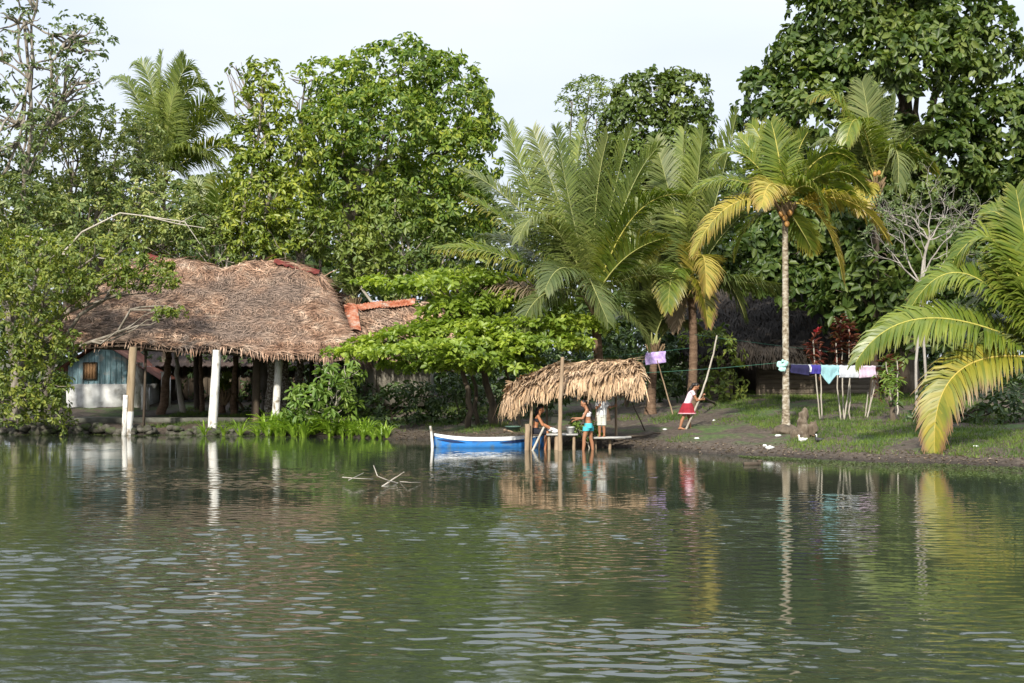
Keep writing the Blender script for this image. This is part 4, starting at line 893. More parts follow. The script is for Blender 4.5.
for px, sc, lab in ((205, .95, 'strap-leaved plant standing in the water at the foot of the thick white post'), (224, .85, 'lone strap-leaved tuft between the thick white post and the thin one on its right'), (240, 1.05, 'taller strap-leaved tuft just left of the dense green clump in the water'), (258, .8, 'small strap-leaved tuft at the left end of the dense clump')):
    lily(px, 51.4, sc * 1.25, int(px) % 5, lab, 'strap-leaved plants in the water')
rl_ = np.random.default_rng(12)
for i, px in enumerate(np.linspace(266, 386, 34)):
    lily(px + rl_.uniform(-3, 3), float(shore((px - 512) / F * 51)) + rl_.uniform(-.35, .5), rl_.uniform(1.0, 1.6) * np.interp(px, [268, 300, 384], [1.2, 1.1, .75]), int(rl_.integers(5)), 'strap-leaved plant in the dense green clump lining the water below the bright bush', 'strap-leaved plants in the dense clump')

# ================================================================== red-leaved ti plants
def ti(px, Y, heads, label, mat=ti_l):
    b0 = gnd(px, Y); t = thing('red_leaved_plant', label, 'plant', b0, 'red-leaved plants behind the laundry')
    rt = np.random.default_rng(int(px)); 
    for (hx, hy, n_, ln) in heads:
        tp = P(hx, hy, Y + rt.uniform(-.15, .15)); mb = MB(); bb = b0 + [rt.uniform(-.2, .2), rt.uniform(-.15, .15), -.05]
        mb.tube(limb_path(bb, tp, rt, 10, .02), np.linspace(.026, .018, 10), 6); mb.build('stem', pale_wood, t, smooth=True)
        if n_ == 0: continue
        p = tp + np.array([0, 0, 1.]) * np.linspace(-.75, .05, n_)[:, None] + rt.normal(0, .03, (n_, 3)); mb = MB()
        rosettes(mb, p, np.tile([0, 0, 1.], (n_, 1)) + rt.normal(0, .15, (n_, 3)), 7, ln, .2, (25, 95), .15, rt, curl=.3); mb.build('leaf_head', mat, t)
ti(817, 46.5, [(813, 340, 7, .32), (820, 350, 5, .3)], 'red-leaved plant with a bright pink top, behind the dark blue cloths')
ti(845, 46.2, [(841, 320, 10, .36), (849, 328, 8, .34), (854, 344, 6, .3), (836, 343, 5, .3)], 'tallest red-leaved plant, behind the white cloth')
ti(870, 46.8, [(868, 392, 0, .3), (873, 380, 0, .3), (878, 372, 4, .3)], 'thin-stemmed red-leaved plant at the pink end of the laundry')
ti(893, 47.2, [(886, 362, 3, .3), (897, 360, 3, .3)], 'bare stems with a few red leaves below the large arching frond')
q = P(818, 331, 46.3); mb = MB(); rosettes(mb, np.array([q, q + [0, 0, .05], q - [0, 0, .06]]), np.tile([0, 0, 1.], (3, 1)), 6, .15, .22, (20, 80), .1, R); mb_o = mb.build('pink_top', tin_l, bpy.data.objects['red_leaved_plant'])
tree('spiky_shrub', 'fine-leaved green shrub behind the pink laundry end, below the large frond', 'shrub', gnd(893, 44.8), lobes_px(44.6, [(897, 388, 0, 16, 9), (885, 380, .3, 12, 9)]), csv_l, bark_d, dens=9, k=7, ln=.26, wr=.16, spread=(60, 105), droop=.2, up=.7, trunk_r=.09, seed=71, trunk='stem', crown='foliage', tw=.015)

# ================================================================== fishing shelter
SY = 43.0
sh_ = thing('fishing_shelter', 'small straw-thatched fishing shelter on thin poles at the water edge', 'shelter', (P(578, 440, SY)[0], SY, 0))
rs2 = np.random.default_rng(8)
tpx = [(514, 384), (530, 375), (548, 368.5), (566, 364.5), (590, 362.5), (615, 361), (632, 361), (640, 363)]
bpx = [(508, 403), (517, 399), (532, 391), (552, 385.5), (578, 383.5), (605, 383), (630, 382), (643, 383)]
RY, EY = 43.7, 42.1
tt_ = [P(x, y, RY) for x, y in tpx]; bt_ = [P(x, y, EY) for x, y in bpx]
fs = poly_surf(tt_, bt_, -.06); rsf = poly_surf(tt_, [np.array([q[0], 2 * RY - q[1], q[2] - .05]) for q in bt_], -.06)
hl = poly_surf([tt_[0] + [0, .02, 0], tt_[0]], [np.array([bt_[0][0] - .1, 2 * RY - EY, bt_[0][2]]), bt_[0] - [.1, 0, 0]], -.05)
hr = poly_surf([tt_[-1], tt_[-1] + [0, .02, 0]], [bt_[-1] + [.02, 0, 0], np.array([bt_[-1][0], 2 * RY - EY, bt_[-1][2]])], -.05)
mb = MB(); [sheet(mb, f, 24, 8, .05) for f in (fs, rsf)]; [sheet(mb, f, 8, 8, .05) for f in (hl, hr)]
rf = mb.build('roof', thatch_u, sh_)
mb = MB()
strands(mb, fs, 1500, .75, .052, rs2, (0, 1), .18, vrange=(0, .75), lift=.05); strands(mb, fs, 560, .62, .05, rs2, (0, 1), .2, vrange=(.6, .85), lift=.06, hang=.7)
strands(mb, fs, 560, .40, .038, rs2, (-.1, 1), .25, vrange=(.88, .99), lift=.04, hang=1.3); strands(mb, fs, 200, .6, .045, rs2, (1, .15), .15, urange=(.02, .85), vrange=(0, .10), lift=.05)
for f in (hl, hr): strands(mb, f, 200, .45, .06, rs2, (0, 1), .25, vrange=(0, .7), lift=.05); strands(mb, f, 110, .4, .045, rs2, (0, 1), .25, vrange=(.7, .95), hang=1.6)
strands(mb, rsf, 500, .8, .08, rs2, (0, 1), .2, lift=.05); strands(mb, rsf, 220, .5, .05, rs2, (0, 1), .25, vrange=(.85, .99), hang=1.2)
mb.build('thatch', straw, rf)
mb = MB(); mb.tube([tt_[0] - [.15, 0, .08], tt_[2] - [0, 0, .1], tt_[5] - [0, 0, .1], tt_[-1] - [-.1, 0, .08]], .04, 7); mb.build('ridge_pole', pole_wood, sh_, smooth=True)
def pole(parent, a, b, r, m=pole_wood, name='post', n=9, wob=.012, lab=None):
    mb = MB(); mb.tube(limb_path(a, b, rs2, n, wob), np.linspace(r * 1.08, r * .85, n), 8); o = mb.build(name, m, parent, smooth=True)
    if lab: o['label'] = lab
    return o
def wpt(px, Y, z): return np.array([(px - 512) / F * Y, Y, z])
pole(sh_, wpt(529, 42.1, -.6), P(531, 394, 42.1), .05); pole(sh_, wpt(560.5, 41.55, -.6), P(562.5, 357, 41.55), .062, lab='tall pole rising through the thatch front')
pole(sh_, wpt(616, 44.9, .1), P(616, 384, 44.9), .042); pole(sh_, wpt(585, 45.3, .1), P(586, 384, 45.3), .04); pole(sh_, wpt(546, 45.2, -.3), P(546, 386, 45.2), .04)
pole(sh_, P(527.5, 424, 41.95), wpt(526, 41.95, -.6), .075, lab='short stout stake beside the left pole')
for a, b in (((562, 395, 41.6), (616, 392, 44.8)), ((531, 398, 42.1), (546, 390, 45.2))): pole(sh_, P(*a), P(*b), .03, name='rail')
# washing platform / table
TY = 42.4
tb_ = thing('washing_table', 'grey plank washing table on short posts in the shallow water under the straw shelter', 'table', wpt(562, TY, 0))
zt_ = P(562, 433.5, TY)[2]; x0, x1 = wpt(546, TY, 0)[0], wpt(577, TY, 0)[0]
grey_pl = surf_mat('grey_plank', [(.22, .21, .19), (.42, .41, .38), (.52, .51, .49)], 3, (.5, 4, 1), .8, bump=.3)
mb = MB()
for k in range(4): mb.box(((x0 + x1) / 2 + .02 * (k % 2), TY - .3 + .2 * k, zt_ - .02), (x1 - x0, .185, .045))
mb.build('tabletop', grey_pl, tb_)
for px in (549, 557, 574):
    for dy in (-.28, .28): pole(tb_, wpt(px, TY + dy, -.5), wpt(px, TY + dy, zt_ - .045), .05 if px != 557 else .085, name='leg')
# board walk the child stands on
BY = 42.55
bw = thing('plank_jetty', 'low plank jetty from the bank under the right side of the straw shelter', 'jetty', wpt(605, BY, 0)); zb_ = P(602, 437, BY)[2]
mb = MB()
for k in range(3): mb.beam(wpt(592 - k * 2, BY - .2 + .2 * k, zb_ - .02), wpt(625 + k * 3, BY - .2 + .2 * k, zb_ - .01), .185, .05)
mb.build('deck', grey_pl, bw)
for px in (595, 610): pole(bw, wpt(px, BY, -.5), wpt(px, BY, zb_ - .05), .05, name='leg')
# log across, stick, containers
lg = MB(); lg.tube(limb_path(P(614, 441, 43.0), P(660, 433, 44.6), rs2, 8, .03), np.linspace(.05, .03, 8), 7); tag(lg.build('driftwood_pole', dark_wood, smooth=True), 'dark pole lying on the mud right of the straw shelter', 'pole')
lg = MB(); lg.tube(limb_path(P(504, 430, 44.3), P(527, 435, 43.2), rs2, 6, .02), [.035, .025], 7); tag(lg.build('bamboo_pole', pole_wood, smooth=True), 'short tan pole lying above the canoe left of the shelter', 'pole')
lg = MB(); lg.tube([P(544, 427, 41.95), wpt(531, 41.75, .0) - [0, 0, .1]], .035, 7); tag(lg.build('washing_stick', pale_wood, smooth=True), 'pale stick held slanting into the water by the sitting woman', 'stick')
white_pl = plain('white_plastic', (.74, .74, .71), .45, .06); cream_pl = plain('cream_plastic', (.66, .62, .5), .5, .06)
def tub(name, label, cat, c, r0, r1, h, mat, group=None, sq=False, rim=True):
    t = thing(name, label, cat, c, group); mb = MB(); n = 20
    th = np.linspace(0, 2 * np.pi, n, endpoint=False)
    pr = [(0, 0), (r0, 0), (r1, h), (r1 + .012, h), (r1 + .012, h - .025), (r1 - .01, h - .02), (r0 - .01, .015), (0, .015)]
    v = np.array([[[r * math.cos(a) * (1.25 if sq else 1), r * math.sin(a), z] for a in np.append(th, 0)] for r, z in pr]) + np.asarray(c)
    mb.grid(v); mb.build('body', mat, t, smooth=False)
    if rim:
        mb = MB(); mb.tube(np.array([[(r1 + .012) * math.cos(a) * (1.25 if sq else 1), (r1 + .012) * math.sin(a), h] for a in np.append(th, [0])]) + np.asarray(c), .012, 6, cap=False); mb.build('rim', mat, t, smooth=True)
    return t
tub('white_bucket', 'white bucket on the washing table between the tall pole and the wading woman', 'bucket', np.array([P(570.5, 433, TY)[0], TY, zt_]), .09, .12, .19, white_pl)
jc = P(556, 420, 44.0)
jr = thing('cream_canister', 'cream plastic canister hanging from the rail behind the tall pole', 'canister', jc)
mb = MB(); mb.box(jc, (.30, .18, .20)); o = mb.build('body', cream_pl, jr); bv = o.modifiers.new('b', 'BEVEL'); bv.width = .03; bv.segments = 3
mb = MB(); mb.tube([jc + [-.08, 0, .10], jc + [-.08, 0, .16], jc + [.08, 0, .16], jc + [.08, 0, .10]], .015, 6); mb.build('handle', cream_pl, jr, smooth=True)
mb = MB(); mb.tube([jc + [0, 0, .16], P(556, 392, 43.8)], .006, 5); mb.build('cord', dark_wood, jr)
g0 = hit(513, 432); tub('green_tub', 'dull green washing tub on the bank behind the canoe', 'tub', g0 + [0, 0, .02], .20, .26, .17, plain('green_enamel', (.10, .17, .14), .4, .1))
pw = P(576, 400, 44.2); mb = MB(); mb.ell(pw, (.12, .09, .07), 12, jit=.1); mb.tube([pw + [0, 0, .05], P(577, 388, 43.9)], .006, 5); tag(mb.build('hanging_bag', white_pl, smooth=True), 'small white bag hanging under the thatch left of the wading woman', 'bag')
tree('leafy_branch', 'fresh green leafy branch standing behind the wading woman at the table', 'branch', wpt(590, 43.0, .05), lobes_px(43.0, [(579, 432, .1, 9, 6), (598, 436, 0, 8, 5), (590, 430, .2, 9, 6), (575, 424, .2, 5, 4)]), csv_l, pale_wood, dens=16, k=6, ln=.16, wr=.4, trunk_r=.018, seed=73, trunk='stem', crown='foliage', tw=.008)

# ================================================================== canoe
bp_ = surf_mat('blue_boat_paint', [(.025, .13, .42), (.04, .22, .60), (.06, .27, .66)], 2.2, (1, 1, 3), .4, bump=.08, second=((.10, .20, .34), 5, .52, .66))
bwt = surf_mat('white_boat_paint', [(.48, .50, .50), (.76, .77, .77)], 4, rough=.5, bump=.05); bin_ = plain('boat_inside', (.30, .36, .38), .7)
CYc = 43.55; cx0, cx1 = wpt(434, CYc, 0)[0], wpt(548, 43.3, 0)[0]
cn = thing('blue_canoe', 'narrow blue wooden canoe with white gunwale moored beside the shelter', 'canoe', ((cx0 + cx1) / 2, CYc, 0)); n = 34
tz = np.linspace(0, 1, n); hw = .34 * np.clip(1 - np.abs(2 * tz - 1.0) ** 2.6, 0.03, 1); zt2 = .22 + .16 * np.abs(2 * tz - 1) ** 2.5 + .05 * tz; xx = cx0 + (cx1 - cx0) * tz; zb2 = -.12 + .12 * np.abs(2 * tz - 1) ** 6
def hull(sc, lift): 
    sec = []
    for k in range(n):
        w = hw[k] * sc; sec.append([[xx[k], CYc + w * a, zb2[k] + lift + (zt2[k] - zb2[k] - lift) * b] for a, b in ((-1, 1), (-.93, .55), (-.72, .18), (-.35, .03), (0, 0), (.35, .03), (.72, .18), (.93, .55), (1, 1))])
    return np.array(sec)
mb = MB(); mb.grid(hull(1, 0)); hl_ = mb.build('hull', bp_, cn, smooth=True)
mb = MB(); mb.grid(hull(.90, .05)); mb.build('lining', bin_, cn, smooth=True)
for s_ in (-1, 1):
    mb = MB()
    mb.grid([[[xx[k], CYc + s_ * hw[k] * .97 + a, zt2[k] + b] for a, b in ((-.03, -.035), (-.03, .05), (.03, .05), (.03, -.035), (-.03, -.035))] for k in range(n)])
    mb.build('gunwale', bwt, cn)
for t_ in (.25, .5, .75):
    k = int(t_ * n); mb = MB(); mb.box((xx[k], CYc, zt2[k] - .05), (.2, hw[k] * 1.76, .03)); mb.build('thwart', bwt, cn)
for (ta, tb2, za2, zb3) in ((.03, .28, .24, .15), (.58, .86, .15, .23)):
    mb = MB(); ks = np.linspace(ta, tb2, 12)
    v = []
    for j, t_ in enumerate(ks):
        w = np.interp(t_, tz, hw); f_ = j / 11; z = za2 + (zb3 - za2) * f_ ; th_ = .035 * math.sin(math.pi * min(1, f_ * 1.0 + .02)) + .004
        v.append([[cx0 + (cx1 - cx0) * t_, CYc - w * .965 - .012, z - th_], [cx0 + (cx1 - cx0) * t_, CYc - w * .985 - .012, z + th_]])
    mb.grid(v); o = mb.build('painted_stripe', plain('dark_blue_paint', (.012, .03, .10), .5), hl_)
mk = MB(); mk.tube(limb_path(wpt(434.2, 43.3, -.6), P(430.5, 426, 43.3), rs2, 8, .015), np.linspace(.055, .035, 8), 7); tag(mk.build('mooring_stake', white_paint, smooth=True), 'leaning white mooring stake at the left tip of the canoe', 'stake')

# ================================================================== clothes lines
grn_rope = plain('green_cord', (.04, .13, .085), .6); wht_rope = plain('grey_cord', (.25, .27, .25), .6)
def line(label, a, b, sag, m):
    t = np.linspace(0, 1, 24)[:, None]; p = np.asarray(a) * (1 - t) + np.asarray(b) * t; p[:, 2] -= sag * 4 * (t * (1 - t))[:, 0]
    mb = MB(); mb.tube(p, .0065, 5); tag(mb.build('clothes_line', m, smooth=True), label, 'clothes line'); return p
py0 = py_[1]
lA = line('clothes line holding the lilac cloth between two palm trunks', P(597, 357, 49.8), P(690, 348, 51.2), .02, grn_rope)
lB = line('green clothes line from the straw shelter to the pale palm trunk', P(641, 373, 43.6), P(785, 362, py0 - .05), .03, grn_rope)
lC = line('thin upper line crossing in front of the dark hut', P(690, 334, 51.2), P(866, 356, 46.8), .02, grn_rope)
lD = line('laundry line from the pale palm trunk to the red-leaved plants', P(787, 364, py0 - .05), P(884, 366, 46.6), .01, wht_rope)
lE = line('slack line from the shelter ridge back to the large palm', P(566, 367, 43.7), P(600, 352, 49.8), .05, grn_rope)
def cloth(name, label, ln_p, pxa, pxb, drop, mat, group, point=0., uneven=0., seed=0):
    rc = np.random.default_rng(seed); xs_ = ln_p[:, 0] / ln_p[:, 1] * F / math.cos(0) + 512
    nu, nv = 26, 14; g = np.zeros((nu, nv * 2 - 1, 3)); ph = rc.uniform(0, 6.28, 3)
    for i, u in enumerate(np.linspace(0, 1, nu)):
        px = pxa + (pxb - pxa) * u; c = np.array([np.interp(px, xs_, ln_p[:, k]) for k in range(3)])
        for side in (0, 1):
            dd = drop * (1 + uneven * (u - .5)) * (1 if side == 0 else .88)
            if point: dd += point * max(0, 1 - abs(u - .42) / .42) * (1 if side == 0 else .7)
            for j in range(nv):
                f_ = j / (nv - 1); fold = (.016 * math.sin(u * 11 + ph[0]) + .007 * math.sin(u * 27 + ph[1])) * f_ ** .7
                p = c + np.array([.012 * math.sin(f_ * 7 + ph[2]) + .02 * (u - .5) * f_, (-.016 if side == 0 else .016) * (1 + f_) + fold, .012 - dd * f_ - .012 * abs(math.sin(u * 9 + ph[1])) * (1 - f_)])
                idx = nv - 1 - j if side == 0 else nv - 1 + j
                g[i, idx] = p
    mb = MB(); mb.grid(g); o = mb.build(name, mat, smooth=True); tag(o, label, 'laundry', group)
    md = o.modifiers.new('thick', 'SOLIDIFY'); md.thickness = .006
    return o
LGp = 'laundry on the lines'
def fab(n_, c): return surf_mat(n_, [tuple(q * .82 for q in c), c], 9, rough=.95, bump=.25, bscale=30)
cloth('hanging_cloth', 'lilac patterned cloth hanging alone above the leaning prop pole', lA, 645.5, 665.5, .44, surf_mat('lilac_print', [(.34, .22, .52), (.52, .38, .72), (.74, .66, .84)], 9, rough=.95, bump=.2), LGp, seed=1, uneven=-.05)
cloth('hanging_cloth', 'navy cloth hanging next to the pale palm trunk', lD, 791, 809, .31, fab('navy_cloth', (.028, .026, .085)), LGp, seed=2, uneven=.25)
cloth('hanging_cloth', 'royal blue cloth with white edges beside the navy one', lD, 810, 820.5, .29, fab('royal_cloth', (.07, .055, .34)), LGp, seed=3)
cloth('hanging_cloth', 'white strip of cloth between the navy and royal blue cloths', lD, 808.6, 811, .24, fab('white_strip', (.72, .75, .82)), LGp, seed=31)
cloth('hanging_cloth', 'pale turquoise cloth hanging to a point', lD, 821, 838.5, .32, fab('turquoise_cloth', (.40, .70, .74)), LGp, point=.30, seed=4)
cloth('hanging_cloth', 'plain white cloth in the middle of the laundry', lD, 839, 858.5, .40, fab('white_cloth', (.78, .79, .84)), LGp, seed=5)
cloth('hanging_cloth', 'pale pink cloth at the right end of the laundry', lD, 859, 875.5, .39, fab('pink_cloth', (.80, .60, .72)), LGp, seed=6, uneven=-.12)
q = P(783.5, 365.5, py0 - .22); mb = MB()
for a in (.5, 1.6, 2.9, 4.3, 5.3): mb.ell(q + np.array([math.cos(a) * .09 - .03, R.normal(0, .02), math.sin(a) * .13]), (.075 + .03 * math.sin(a * 3), .05, .085 + .03 * math.cos(a * 2)), 12, jit=.12)
mb.ell(q, (.06, .07, .06), 10); tag(remesh(mb, 'knotted_cloth', fab('aqua_cloth', (.42, .68, .64)), None, .012, 5), 'pale aqua cloth knotted round the pale palm trunk', 'cloth')
def proppole(label, a, b, r, m): 
    mb = MB(); mb.tube(limb_path(a, b, rs2, 8, .012), np.linspace(r, r * .75, 8), 6); tag(mb.build('prop_pole', m, smooth=True), label, 'pole')
proppole('thin prop pole leaning under the lilac cloth', hit(673, 415), P(657, 360, 50.0), .028, pole_wood)
proppole('dark slanting prop pole right of the straw shelter', hit(645, 431), P(627, 390, 44.4), .022, dark_wood)
proppole('pale upright stake on the grass behind the right end of the shelter', hit(647, 413), P(646, 383, 47.5), .03, pale_wood)
proppole('dark fallen pole beside the brown palm trunk', hit(716, 405), P(700, 396, 50), .05, dark_wood)

# ================================================================== bits on the bank
st = MB(); b0 = hit(803, 438); rq = np.random.default_rng(2)
st.tube(limb_path(b0 - [0, 0, .2], b0 + [-.02, 0, .75], rq, 12, .05), np.linspace(.24, .11, 12) * (1 + rq.normal(0, .06, 12)), 12)
st.ell(b0 + [.28, -.05, .26], (.13, .13, .22), 10, jit=.2); st.ell(b0 + [-.2, -.1, .08], (.2, .2, .2), 10, jit=.1); st.ell(b0 + [.05, 0, .68], (.13, .12, .2), 10, jit=.1)
tag(remesh(st, 'tree_stump', surf_mat('stump_wood', [(.05, .036, .024), (.13, .10, .07), (.24, .20, .15)], 7, (1, 1, .4), .9, bump=.6), None, .02, 3), 'gnarled weathered tree stump on the grass right of the pale palm', 'stump')
# root mound of the palm
rm = MB(); rm.ell(py_ + [0, 0, .05], (.42, .38, .22), 16, jit=.07); tag(remesh(rm, 'root_mound', bark_d, None, .025, 3), 'brown root mound at the foot of the pale palm', 'root mound')
def duck(label, px, py, Ydir, body, headm, sit):
    c = hit(px, py) + [0, 0, .10]; s = Ydir; t = thing('duck', label, 'duck', c - [0, 0, .1], 'ducks by the stump'); mb = MB()
    mb.ell(c, (.17, .10, .10), 14); mb.ell(c + [s * .10, 0, .01], (.09, .085, .09), 12); mb.tube([c + [-s * .12, 0, .02], c + [-s * .23, 0, .07]], [.06, .02], 8)
    nk = c + [s * .15, 0, .17]
    mb.tube([c + [s * .11, 0, .04], c + [s * .155, 0, .11], nk], [.05, .035, .032], 8); mb.ell(nk + [s * .015, 0, .02], (.052, .04, .042), 12)
    for dy in (-.04, .04): mb.tube([c + [0, dy, -.06], c + [.0, dy, -.105], c + [s * .04, dy, -.108]], [.014, .010, .014], 6)
    remesh(mb, 'body', body, t, .008, 3); t.scale = (.62, .62, .62)
    mb = MB(); mb.box(nk + [s * .075, 0, .01], (.055, .03, .016)); mb.build('beak', plain('duck_beak', (.5, .25, .06)), t)
    for dy in (-.1, .1): mb = MB(); mb.ell(c + [-s * .04, dy * .93, .02], (.12, .016, .055), 10); mb.build('wing', headm, t, smooth=True)
duck('white duck resting at the foot of the stump', 802.5, 442, -1, plain('white_feather', (.76, .75, .71), .8, .06), plain('white_wing', (.70, .69, .65), .8, .06), 1)
duck('black and white duck right of the white one', 819, 442, -1, plain('black_feather', (.03, .03, .032), .6, .3), plain('dark_wing', (.05, .05, .05), .6, .3), 1)
q = hit(813.5, 440) + [0, -.12, .2]; mb = MB(); mb.ell(q + [0, 0, .02], (.05, .05, .10), 10)
mb.build('breast_patch', plain('white_breast', (.78, .78, .75), .8, .05), bpy.data.objects['duck.001'])
wp = plain('litter_white', (.66, .67, .66), .7, .1)
for px, py, sx, sy, lab in ((778, 436.5, .10, .04, 'pale green flat stone at the foot of the pale palm'), (770, 449, .13, .06, 'crumpled white scrap on the mud below the pale palm'), (765, 446.5, .06, .04, 'tiny white scrap beside the crumpled one'), (903, 446, .07, .03, 'grey white stone on the grass left of the scorched frond'), (665, 430, .07, .03, 'small white scrap on the mud left of the girl'), (976, 447, .09, .03, 'pale stone under the scorched frond on the bank'), (714, 421, .05, .03, 'white speck of litter on the path behind the girl'), (697, 439, .08, .03, 'white scrap on the mud below the girl'), (792, 416, .16, .11, 'grey stone on the grass behind the pale palm')):
    q = hit(px, py); mb = MB(); mb.ell(q + [0, 0, sy * .6], (sx, sx * .7, sy), 10, jit=.12); tag(mb.build('pale_stone' if 'stone' in lab else 'litter_scrap', wp if 'grey' not in lab else stone), lab, 'stone' if 'stone' in lab else 'scrap')
# floating block and sunken branch
fb = MB(); q = P(752, 465.5, 35.2); q[2] = .03; fb.box(q, (.42, .14, .10), .15); fb.box(q + [.19, .02, .07], (.10, .12, .06), .2); tag(fb.build('floating_timber', dark_wood), 'small dark block of timber floating off the bank', 'timber')
sb = thing('sunken_branch', 'forked grey branch sticking out of the water in front of the canoe', 'branch', wpt(388, 29.2, 0)); mb = MB()
for pts, r in (([(399, 486), (389, 481), (380, 474), (373, 466)], .014), ([(384, 485), (394, 479), (404, 472)], .017), ([(340, 479), (356, 477), (372, 480)], .012), ([(398, 484), (410, 480), (420, 483)], .010), ([(352, 478), (362, 474)], .008)):
    q = []
    for x, y in pts:
        p = P(x, y, 29.2); p[1] += .6 * math.sin(x * .21); q.append(p)
    mb.tube(np.array(q), np.linspace(r * 1.2, r * .5, len(q)), 6)
mb.tube([wpt(388, 29.3, -.4), P(388, 482, 29.2)], .02, 6); mb.build('limb', pale_wood, sb, smooth=True)

# ================================================================== people
def skin_m(n_, c): return surf_mat(n_, [tuple(q * .92 for q in c), c], 6, rough=.5, bump=.05, spec=.35)
sk1 = skin_m('brown_skin', (.36, .17, .09)); hair_m = plain('black_hair', (.016, .012, .010), .4, .3, 20); lip = plain('lip', (.30, .08, .06), .5, .1); eyem = plain('dark_eye', (.01, .008, .008), .2, .1)
def cap(mb, a, b, ra, rb, n=12):
    a, b = np.asarray(a, float), np.asarray(b, float); mb.tube([a, (a + b) / 2, b], [ra, (ra + rb) / 2, rb], n); mb.ell(a, (ra,) * 3, n); mb.ell(b, (rb,) * 3, n)
def hand(mb, w, d, pn, grip=.6):
    d = nz(d); pn = nz(pn - d * np.dot(pn, d)); s = np.cross(d, pn)
    for o in (-.018, .018): cap(mb, w + s * o * .6, w + d * .07 + s * o * 1.3, .017, .017, 8)
    for i, (o, L_) in enumerate(((-.032, .062), (-.011, .072), (.011, .068), (.032, .052))):
        k0 = w + d * .078 + s * o; k1 = k0 + nz(d + pn * grip * .6) * L_ * .55; k2 = k1 + nz(d * .6 + pn * grip * 1.6) * L_ * .5
        cap(mb, k0, k1, .0095, .0088, 8); cap(mb, k1, k2, .0088, .007, 8)
    t0 = w + d * .02 - s * .028; t1 = t0 - s * .03 + d * .025 + pn * .012; t2 = t1 + d * .03 + pn * .02; cap(mb, t0, t1, .012, .010, 8); cap(mb, t1, t2, .010, .008, 8)
def foot(mb, a, d):
    d = nz(d); cap(mb, a + [0, 0, -.02], a + d * .11 + [0, 0, -.045], .038, .03, 10); cap(mb, a + d * .11 + [0, 0, -.045], a + d * .16 + [0, 0, -.05], .03, .02, 10)
    cap(mb, a + [0, 0, -.02], a - d * .04 + [0, 0, -.04], .036, .03, 10)
def loft(mb, rings, n=20):
    """rings: (centre, rx along right, ry along front, right, front)"""
    th = np.linspace(0, 2 * np.pi, n + 1); mb.grid([[c + r * rx * math.cos(a) + f * ry * math.sin(a) for a in th] for c, rx, ry, r, f in rings])
def person(label, loc, J, face, sc=1., skin=sk1, hair=None, handgrip=(.6, .6), footdir=None, pn=None):
    """J: joints in world coordinates: head, neck, chest, waist, hip, shL/shR, elL/elR, waL/waR, hpL/hpR, knL/knR, anL/anR"""
    t = thing('person', label, 'person', loc); mb = MB(); face = nz(face); J = {k: np.asarray(v, float) for k, v in J.items()}
    upv = nz(J['head'] - J['neck']); rt = nz(np.cross(face, upv)); fw = np.cross(upv, rt)
    cap(mb, J['neck'] - upv * .05, J['head'] - upv * .03, .052 * sc, .048 * sc)
    H = J['head']; ax = np.array([rt, fw, upv])
    mb.ell(H + upv * .015 * sc, (.076 * sc, .092 * sc, .105 * sc), 18, ax); mb.ell(H + fw * .03 * sc - upv * .055 * sc, (.052 * sc, .055 * sc, .052 * sc), 14, ax)
    mb.ell(H + fw * .098 * sc - upv * .012 * sc, (.014 * sc, .020 * sc, .022 * sc), 10, ax)
    for s in (-1, 1): mb.ell(H + rt * s * .078 * sc - upv * .01 * sc, (.012 * sc, .022 * sc, .03 * sc), 10, ax)
    S_ = nz(J['shR'] - J['shL'])
    for s in (-1, 1):
        o = S_ * s * .065 * sc; cap(mb, J['chest'] + o, J['waist'] + o * .72, .088 * sc, .078 * sc); cap(mb, J['waist'] + o * .72, J['hip'] + o * .9, .078 * sc, .095 * sc)
        cap(mb, J['chest'] + o * .5, J['neck'] - upv * .06, .075 * sc, .045 * sc)
    for s, q in (('L', 0), ('R', 1)):
        cap(mb, J['chest'] + (J['sh' + s] - J['chest']) * .55, J['sh' + s], .07 * sc, .05 * sc)
        cap(mb, J['sh' + s], J['el' + s], .047 * sc, .037 * sc); cap(mb, J['el' + s], J['wa' + s], .036 * sc, .025 * sc)
        hand(mb, J['wa' + s], J['wa' + s] - J['el' + s], np.array([0, 0, -1.]) if pn is None else pn, handgrip[q])
        cap(mb, J['hp' + s], J['kn' + s], .082 * sc, .052 * sc); cap(mb, J['kn' + s], J['kn' + s] * .65 + J['an' + s] * .35 - fw * .015, .052 * sc, .054 * sc); cap(mb, J['kn' + s] * .65 + J['an' + s] * .35 - fw * .015, J['an' + s], .054 * sc, .034 * sc)
        foot(mb, J['an' + s], (face * [1, 1, 0]) if footdir is None else np.asarray(footdir, float))
    b = remesh(mb, 'body', skin, t, .0078, 3)
    for s in (-1, 1): mb = MB(); mb.ell(H + fw * .088 * sc + rt * s * .033 * sc + upv * .012 * sc, (.014 * sc, .010 * sc, .008 * sc), 8, ax); mb.build('eye', eyem, t, smooth=True)
    mb = MB(); mb.ell(H + fw * .083 * sc - upv * .055 * sc, (.026 * sc, .012 * sc, .009 * sc), 8, ax); mb.build('mouth', lip, t, smooth=True)
    hb_ = MB(); hb_.ell(H + upv * .035 * sc - fw * .022 * sc, (.086 * sc, .094 * sc, .096 * sc), 16, ax)
    hp = hair or [H - fw * .07 * sc, H - fw * .085 * sc - upv * .1, J['neck'] - fw * .09 - upv * .12]
    for a, b_ in zip(hp[:-1], hp[1:]): cap(hb_, a, b_, .062 * sc, .05 * sc, 10)
    remesh(hb_, 'hair', hair_m, t, .011, 2)
    return t, rt, fw, upv, J
X_ = np.array([1., 0, 0]); Y_u = np.array([0, 1., 0]); Z_ = np.array([0, 0, 1.])

